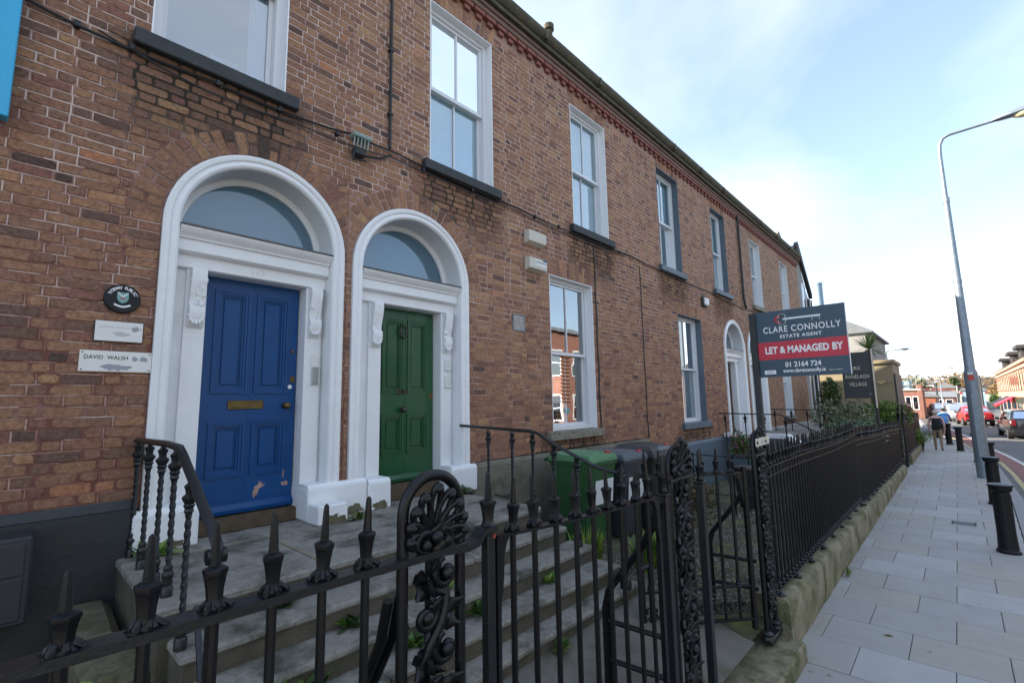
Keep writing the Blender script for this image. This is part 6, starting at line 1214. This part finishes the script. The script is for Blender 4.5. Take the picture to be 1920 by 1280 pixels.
pr_ = person('cyclist in a bright blue jacket riding away beside the kerb', (34.0, -3.98+.15, -.1), R(90), 1.7, 'cl_blue', 'cl_blue', 'cl_dark', ride=True, hat='cl_black')
person('distant person in a magenta coat standing beyond the green bush', (44, -1.75, 0), R(90), 1.7, 'cl_magenta', 'cl_magenta', 'cl_dark', .1)
bk = thing('bicycle', 'bicycle ridden by the blue jacketed cyclist', 'bicycle', (34.0, -3.83, -.1), R(90))
for y in (-.52, .52):
    m = MB(); m.tube([(0, y+.335*cos(2*pi*i/28), .345+.335*sin(2*pi*i/28)) for i in range(28)], .018, 6, closed=True); wv = obj('wheel', m, M['tyre'], bk)
    m = MB(); [m.tube([(0, y, .345), (0, y+.33*cos(2*pi*i/14), .345+.33*sin(2*pi*i/14))], .0025, 4) for i in range(14)]; obj('spokes', m, M['rim'], wv)
m = MB(); [m.tube(q, .016, 6) for q in ([(0, .52, .345), (0, .08, .30), (0, .22, .82), (0, .52, .345)], [(0, .08, .30), (0, -.36, .78), (0, .20, .76)], [(0, -.36, .84), (0, -.52, .345)])]; obj('frame', m, M['car_red'], bk)
m = MB(); m.ball((0, .24, .86), .09, 10, 5, (.8, 1.5, .35)); obj('saddle', m, M['trim'], bk); m = MB(); m.tube([(-.24, -.52, 1.0), (-.2, -.42, 1.0), (.2, -.42, 1.0), (.24, -.52, 1.0)], .014, 6); m.tube([(0, -.42, 1.0), (0, -.37, .8)], .014, 6); obj('handlebar', m, M['trim'], bk)
m = MB(); m.tube([(-.09, .08, .30), (.09, .08, .30)], .02, 6); m.cbox(.08, .16, -.14, -.04, .30, .33, .004); m.cbox(-.16, -.08, -.02, .08, .12, .15, .004); obj('pedal', m, M['trim'], bk)

person('distant person in dark clothes walking away past the orange gable', (49, -1.5, 0), R(90), 1.7, 'cl_dark', 'cl_dark', 'cl_black', .2, hat='cl_black')
person('distant person in a pale shirt on the pavement by the parked bicycles', (54, -1.15, 0), R(-90), 1.72, 'cl_pink', 'cl_pink', 'cl_dark', .1, hat='bark')
# ------------------------------------------------------------------ neighbouring and distant buildings
def bld(name, label, x0, x1, y0, y1, h, wall, face='x', wins=(), roof=None, rh=1.2, z0=-.2, group=None, cat='building', rm='grey_roof', fr='upvc'):
    """box building with recessed windows on one face; wins: (u0,u1,z0,z1) along that face; face 'x-' looks at the camera up the street, 'y-' / 'y+' on the street"""
    t = thing(name, label, cat, ((x0+x1)/2, (y0+y1)/2, 0), group=group); m = MB(); m.box(x0, x1, y0, y1, z0, h); obj('wall', m, M[wall], t, W=True)
    for a, b, c, d in wins:
        m = MB(); g = MB()
        if face == 'x-':
            X = x0; m.box(X-.05, X+.05, a-.06, b+.06, c-.06, c); m.box(X-.04, X+.04, a-.06, a, c, d); m.box(X-.04, X+.04, b, b+.06, c, d); m.box(X-.04, X+.04, a-.06, b+.06, d, d+.06); g.box(X-.012, X+.03, a, b, c, d)
        else:
            Y = y0 if face == 'y-' else y1; s = -1 if face == 'y-' else 1
            lo, hi = sorted((Y+s*.05, Y-s*.02)); m.box(a-.08, b+.08, lo, hi, c-.08, c); m.box(a-.06, a, lo+.01, hi-.01 if False else hi, c, d); m.box(b, b+.06, lo+.01, hi, c, d); m.box(a-.06, b+.06, lo+.005, hi, d, d+.1); m.box(a, b, lo+.02, hi, (c+d)/2-.03, (c+d)/2+.03)
            lo, hi = sorted((Y+s*.012, Y-s*.02)); g.box(a, b, lo, hi, c, d)
        w_ = obj('window', m, M[fr], t, W=True); obj('pane', g, M['glass_dark' if wall != 'render_white' else 'glass_dark'], w_, W=True)
    if roof:
        m = MB()
        if roof == 'gx': ym = (y0+y1)/2; m.prism([(y0-.25, h), (ym, h+rh), (y1+.25, h), (y1+.25, h-.12), (y0-.25, h-.12)], (x0-.15, 0, 0), (0, 1, 0), (0, 0, 1), (x1-x0+.3, 0, 0))
        elif roof == 'gy': xm = (x0+x1)/2; m.prism([(x0-.2, h), (xm, h+rh), (x1+.2, h), (x1+.2, h-.1), (x0-.2, h-.1)], (0, y0-.15, 0), (1, 0, 0), (0, 0, 1), (0, y1-y0+.3, 0))
        elif roof == 'hip': a = min(x1-x0, y1-y0)/2; m.add([(x0-.2, y0-.2, h), (x1+.2, y0-.2, h), (x1+.2, y1+.2, h), (x0-.2, y1+.2, h), (x0+a, (y0+y1)/2, h+rh), (x1-a, (y0+y1)/2, h+rh)] if x1-x0 >= y1-y0 else [(x0-.2, y0-.2, h), (x1+.2, y0-.2, h), (x1+.2, y1+.2, h), (x0-.2, y1+.2, h), ((x0+x1)/2, y0+a, h+rh), ((x0+x1)/2, y1-a, h+rh)], [(0, 1, 5, 4), (2, 3, 4, 5), (1, 2, 5), (3, 0, 4), (0, 3, 2, 1)] if x1-x0 >= y1-y0 else [(0, 1, 4), (1, 2, 5, 4), (2, 3, 5), (3, 0, 4, 5), (0, 3, 2, 1)])
        elif roof == 'flat': m.box(x0-.12, x1+.12, y0-.12, y1+.12, h+.001, h+.18)
        obj('roof', m, M[rm], t, W=True)
    return t
# gabled neighbour whose verge falls away beyond the last terrace house
t = thing('gabled_house', 'house with dark sloping barge board just past the last terrace house', 'house', (23.7, 2, 0))
m = MB(); m.prism([(22.76, -.2), (24.75, -.2), (24.75, 6.6), (24.3, 7.0), (23.0, 8.75), (22.76, 8.75)], (0, .03, 0), (1, 0, 0), (0, 0, 1), (0, 6, 0)); obj('wall', m, M['render_grey'], t, W=True)
m = MB(); m.prism([(22.77, 8.72), (23.0, 8.95), (24.9, 6.95), (24.9, 6.72), (23.9, 7.75), (22.95, 8.45), (22.77, 8.45)], (0, -.1, 0), (1, 0, 0), (0, 0, 1), (0, .15, 0)); obj('barge_board', m, M['dark_wood'], t, W=True)
m = MB(); m.prism([(21.9, 8.3), (21.9, 9.1), (22.4, 9.4), (22.9, 9.1), (22.9, 8.3)], (0, .45, 0), (1, 0, 0), (0, 0, 1), (0, 1.2, 0)); obj('chimney', m, M['granite'], t, W=True)
for a, b, c, d in ((23.3, 24.0, 5.4, 7.2), (23.3, 24.0, 1.7, 3.6)):
    m = MB(); frame4(m, a, b, c, d, -.02, .05, .07, .07); w_ = obj('window', m, M['upvc'], t, W=True); g = MB(); g.box(a+.07, b-.07, .0, .026, c+.07, d-.07); obj('pane', g, M['glass_dark'], w_, W=True)
for x, r_, mt in ((24.2, .045, 'spost'), (24.42, .04, 'upvc'), (24.65, .05, 'dark_wood')):
    m = MB(); m.tube([(x, -.06, 6.6), (x, -.06, .2)], r_, 8); obj('downpipe', m, M[mt], t, W=True)
# beige rendered flank with coping, alarm
t = bld('beige_building', 'beige rendered blank wall building behind the slate village sign', 28.0, 31.5, -2.42, 6, 3.78, 'render_beige')
m = MB(); m.box(27.9, 31.6, -2.5, 6.1, 3.782, 3.94); obj('wall_coping', m, M['render_beige'], t, W=True)
m = MB(); m.box(27.985, 27.999, -1.05, -.95, .2, 3.7); obj('wall_crack_strip', m, M['granite'], t, W=True)
m = MB(); m.box(28.05, 31.4, -2.48, -2.425, .0, 3.3); obj('shopfront_side', m, M['spost'], t, W=True)
p = thing('alarm_box', 'small yellow alarm box high on the beige wall', 'alarm box', (27.99, -1.95, 2.85)); m = MB(); m.prism([(-.16, .06), (0, -.06), (.16, .06), (.16, .14), (-.16, .14)], (-.09, 0, 0), (0, 1, 0), (0, 0, 1), (.09, 0, 0)); obj('cover', m, M['yellow'], p)
t = bld('gabled_building', 'pale grey rendered gable rising behind the palm and letting board', 34.5, 44, -.95, 6, 6.1, 'render_grey', roof='gx', rh=2.2)
t = thing('flue', 'blue grey steel flue standing up behind the letting board', 'flue', (28.5, .25, 3.8)); m = MB(); m.tube([(28.5, .25, 3.9), (28.5, .25, 8.05)], .2, 14); m.tube([(28.5, .25, 8.0), (28.5, .25, 8.12)], .215, 14); obj('pipe', m, M['steel_blue'], t, W=True, smooth=True, ang=40)
# far along the left of the street
t = bld('red_brick_pub', 'red brick building with a steel terrace frame on its roof past the beige wall', 62, 72, -1.75, 8, 2.75, 'brick_plain', face='x-', wins=[(-1.55, -1.2, .9, 2.1), (-1.0, -.65, .9, 2.1), (-.45, -.1, .9, 2.1)], roof='flat', rm='render_white')
m = MB(); [m.box(62.1, 62.2, y, y+.07, 2.95, 4.0) for y in (-1.6, -.95, -.3, .3)]; m.box(62.1, 62.2, -1.6, .4, 3.95, 4.05); m.box(62.1, 62.2, -1.6, .4, 3.3, 3.36); obj('roof_frame', m, M['render_grey'], t, W=True)
m = MB(); m.box(62.3, 64, -1.2, .6, 2.95, 3.7); obj('roof_structure', m, M['steel_blue'], t, W=True)
m = MB(); m.cbox(61.9, 62.5, -1.98, -1.6, .0, 3.3, .03); obj('chimney', m, M['brick_plain'], t, W=True)
bld('orange_gable_house', 'small orange painted gable end beside the red brick building', 74, 80, -2.55, 3, 2.15, 'orange', roof='gx', rh=1.0)
bld('red_hip_roof_house', 'house with red hipped roof over brick in the far distance', 96, 108, -3.6, 4, 2.9, 'brick_plain', roof='hip', rh=1.0, rm='red_roof')
t = bld('grey_roof_shops', 'long low shop row with grey roof at the bend of the street', 86, 94, -4.2, 2, 2.0, 'brick_plain', face='x-', wins=[(-3.9, -3.3, .6, 1.6), (-3.0, -2.6, .6, 1.6), (-2.2, -1.8, .6, 1.6)], roof='gy', rh=.75)
t = bld('petrol_forecourt', 'distant shopfront with a red fascia across the end of the road', 112, 118, -9.6, -4.9, 2.4, 'render_white', roof='flat', rm='sred'); 
bld('dark_office', 'dark grey office block behind the lamp post far down the street', 125, 140, -11.2, -6.6, 5.2, 'slate', roof='flat')
bld('white_house', 'small white house at the far end of the street', 120, 126, -5.4, -3.2, 3.2, 'render_white', roof='gx', rh=.9)
# sunny brick row on the far side of the road
t = thing('brick_terrace', 'sunlit orange brick shops with dark dormers on the opposite side of the road', 'building', (62, -10, 0))
m = MB(); m.box(46, 80, -16, -8.0, -.2, 4.55); obj('wall', m, M['brick_orange'], t, W=True)
m = MB(); m.box(45.9, 80.1, -8.15, -7.85, 4.40, 4.62); m.box(45.95, 80.05, -8.02, -7.9, 4.05, 4.16); m.box(45.95, 80.05, -8.02, -7.92, 2.0, 2.1); obj('cornice', m, M['brick_orange'], t, W=True)
m = MB(); m.prism([(-16, 4.6), (-7.8, 4.64), (-10.5, 6.4), (-13.5, 6.4)], (46, 0, 0), (0, 1, 0), (0, 0, 1), (34, 0, 0)); rf = obj('roof', m, M['slate'], t, W=True)
for x in (51.5, 59.5, 70):
    m = MB(); m.box(x, x+2.6, -9.8, -8.25, 4.66, 5.6); m.box(x-.3, x+2.9, -9.9, -8.0, 5.601, 5.85); obj('dormer', m, M['dark_wood'], rf, W=True); m = MB(); m.box(x-.9, x-.35, -9.6, -8.9, 4.66, 6.0); obj('party_wall', m, M['render_white'], rf, W=True)
for i in range(16):
    x = 47.2+i*2.05; m = MB(); m.box(x-.07, x+.87, -8.06, -7.94, 2.48, 2.56); m.prism([(x-.06, 3.75), (x+.4, 3.98), (x+.86, 3.75), (x+.86, 3.70), (x-.06, 3.70)], (0, -8.05, 0), (1, 0, 0), (0, 0, 1), (0, .1, 0)); w_ = obj('window', m, M['brick_plain'], t, W=True); g = MB(); g.box(x, x+.8, -8.05, -7.99, 2.56, 3.7); obj('pane', g, M['glass_dark'], w_, W=True)
for i, (x, mt) in enumerate(((47, 'dark_wood'), (52.5, 'green'), (58, 'sred'), (63.5, 'spost'), (69, 'white'), (74.5, 'dark_wood'))):
    m = MB(); m.box(x, x+4.8, -8.04, -7.93, 1.5, 1.95); f = obj('shop_fascia', m, M[mt], t, W=True); g = MB(); g.box(x+.3, x+4.5, -8.03, -7.98, .3, 1.45); obj('pane', g, M['glass_dark'], f, W=True)
for x, mt, lab in ((63.5, 'spost', 'dark awning over the far shopfront on the sunny row'), (57.5, 'sred', 'pinkish red awning over a shopfront on the sunny row')):
    a = thing('awning', lab, 'awning', (x+1.6, -7.7, 1.2)); m = MB(); m.prism([(-7.9, 2.05), (-6.75, 1.35), (-6.75, 1.2), (-6.78, 1.2), (-7.9, 1.98)], (x, 0, 0), (0, 1, 0), (0, 0, 1), (3.4, 0, 0)); obj('canopy', m, M[mt], a, W=True)
h = thing('hanging_sign', 'dark red hanging sign on the sunny brick row', 'sign', (51.5, -7.5, 2.6)); m = MB(); m.box(51.45, 51.55, -7.9, -7.45, 2.9, 3.5); obj('board', m, M['cl_magenta'] if False else M['brick_plain'], h, W=True)
# the rest of the far side, seen only in window reflections
GRP = 'buildings facing the terrace across the road'
bld('office_building', 'grey clad modern building facing the terrace across the road', 6, 24, -30, -16.5, 8.6, 'render_dim', face='y+', wins=[(7+3.2*i, 9.2+3.2*i, z, z+1.5) for i in range(5) for z in (1.2, 3.6, 6.0)], roof='flat', group=GRP, fr='steel_blue')
bld('shop_building', 'grey shop building facing the terrace near the camera', -14, 5.5, -30, -17, 7.2, 'render_grey', face='y+', wins=[(-12+3*i, -10.6+3*i, z, z+1.7) for i in range(6) for z in (1.0, 4.2)], roof='gx', rh=2, group=GRP)
bld('shop_building', 'brick building facing the terrace farther along the road', 25, 40, -30, -16, 7.4, 'brick_plain', face='y+', wins=[(26.2+3*i, 27.6+3*i, z, z+1.7) for i in range(5) for z in (1.0, 4.2)], roof='gx', rh=2, group=GRP)
# bare trees and poles in the distance
def baretree(label, x, y, h, sp_, seed, name='bare_tree'):
    t = thing(name, label, 'tree', (x, y, 0)); r_ = random.Random(seed); m = MB(); tw = MB()
    def br(p, d, L_, r0, lv):
        q = p+d*L_; m.tube([p, (p+q)/2+Vector((r_.uniform(-.06, .06), r_.uniform(-.06, .06), 0))*L_, q], [r0, r0*.8, r0*.6], 5)
        if lv == 0:
            for k in range(9): e = (d+Vector((r_.uniform(-1, 1), r_.uniform(-1, 1), r_.uniform(-.6, .8)))).normalized()*L_*r_.uniform(.5, 1.1); s = e.cross(Vector((0, 0, 1))).normalized()*.018; o_ = p+(q-p)*r_.random(); tw.add([o_-s, o_+s, o_+e], [(0, 1, 2)])
            return
        for k in range(4): br(p+(q-p)*r_.uniform(.55, 1), (d+Vector((r_.uniform(-.8, .8), r_.uniform(-.8, .8), r_.uniform(-.1, .5)))*sp_).normalized(), L_*r_.uniform(.55, .8), r0*.55, lv-1)
    br(Vector((x, y, 0)), Vector((0, 0, 1)), h*.34, h*.025, 4)
    obj('trunk', m, M['bark'], t, W=True); obj('crown', tw, M['twig'], t, W=True)
baretree('tan leafless tree at the near end of the sunny brick row', 92, -8.6, 4.5, .9, 2); baretree('thin leafless tree over the distant roofs', 118, -4.6, 6.5, .7, 3); baretree('wide leafless tree behind the far white house', 134, -6.5, 6.0, .9, 6)
for x, y, h, lab in ((82, -2.55, 3.6, 'dark timber pole in front of the distant red roof'), (84, -6.7, 4.6, 'slim utility pole beside the tan tree'), (100, -4.5, 3.6, 'pale pole far along the street')):
    m = MB(); m.tube([(x, y, -.1), (x, y, h)], [.13, .09], 8); own(m, 'utility_pole', M['spost'] if x != 100 else M['render_white'], lab, 'pole')
bush('shrub', 'dark evergreen far off above the red roofs', 'tree', (104, -4.2, 4.1), (.6, .6, .9), ['leaf_dk', 'leaf_dk'], 15, 6, 60, .3, stem=False)
bush('distant_trees', 'distant dark green trees at the bend of the street', 'tree', (88, -8.2, 1.2), (1.2, .6, 1.0), ['leaf_dk', 'leaf'], 16, 8, 70, .3, stem=False)
m = MB(); r_ = random.Random(77)
for k in range(60):
    y = -30+r_.random()*60; leafcloud(m, (190+r_.uniform(-10, 10), y, r_.uniform(.5, 4.5)), (4, 3, 2.4), 26, 1.6, 500+k, mats=2)
o = obj('distant_woodland', m, [M['twig'], M['leaf_dk']]); o['kind'] = 'stuff'

bush('distant_trees', 'soft green tree mass rising above the grey roofed shops', 'tree', (98, 1.5, 3.6), (3, 3.0, 2.0), ['leaf_grey', 'leaf_dk', 'twig'], 41, 12, 90, .45, stem=False)
bush('distant_trees', 'brownish tree mass behind the dark office block', 'tree', (142, -3.5, 4.6), (3, 3.5, 2.4), ['twig', 'leaf_dry', 'twig'], 42, 12, 90, .5, stem=False)
bush('distant_trees', 'tan bushy tree crown at the end of the sunny brick row', 'tree', (90, -8.35, 2.9), (1.4, 1.5, 1.9), ['twig', 'leaf_dry', 'twig'], 43, 14, 110, .25)
for y, h, lab, wl in ((-6.3, 2.9, 'low white shop with teal front at the road bend', 'steel_blue'), (-3.1, 3.4, 'narrow brown house above the waiting cars', 'brick_plain'), (-.6, 4.2, 'tall pale house rising behind the red brick building', 'render_white')):
    bld('distant_house', lab, 104 if y > -5 else 101, 109, y-1.2, y+1.2, h, wl, face='x-', wins=[(y-.8, y-.3, 1.0, 2.0), (y+.2, y+.7, 1.0, 2.0)], roof='gx', rh=.9)
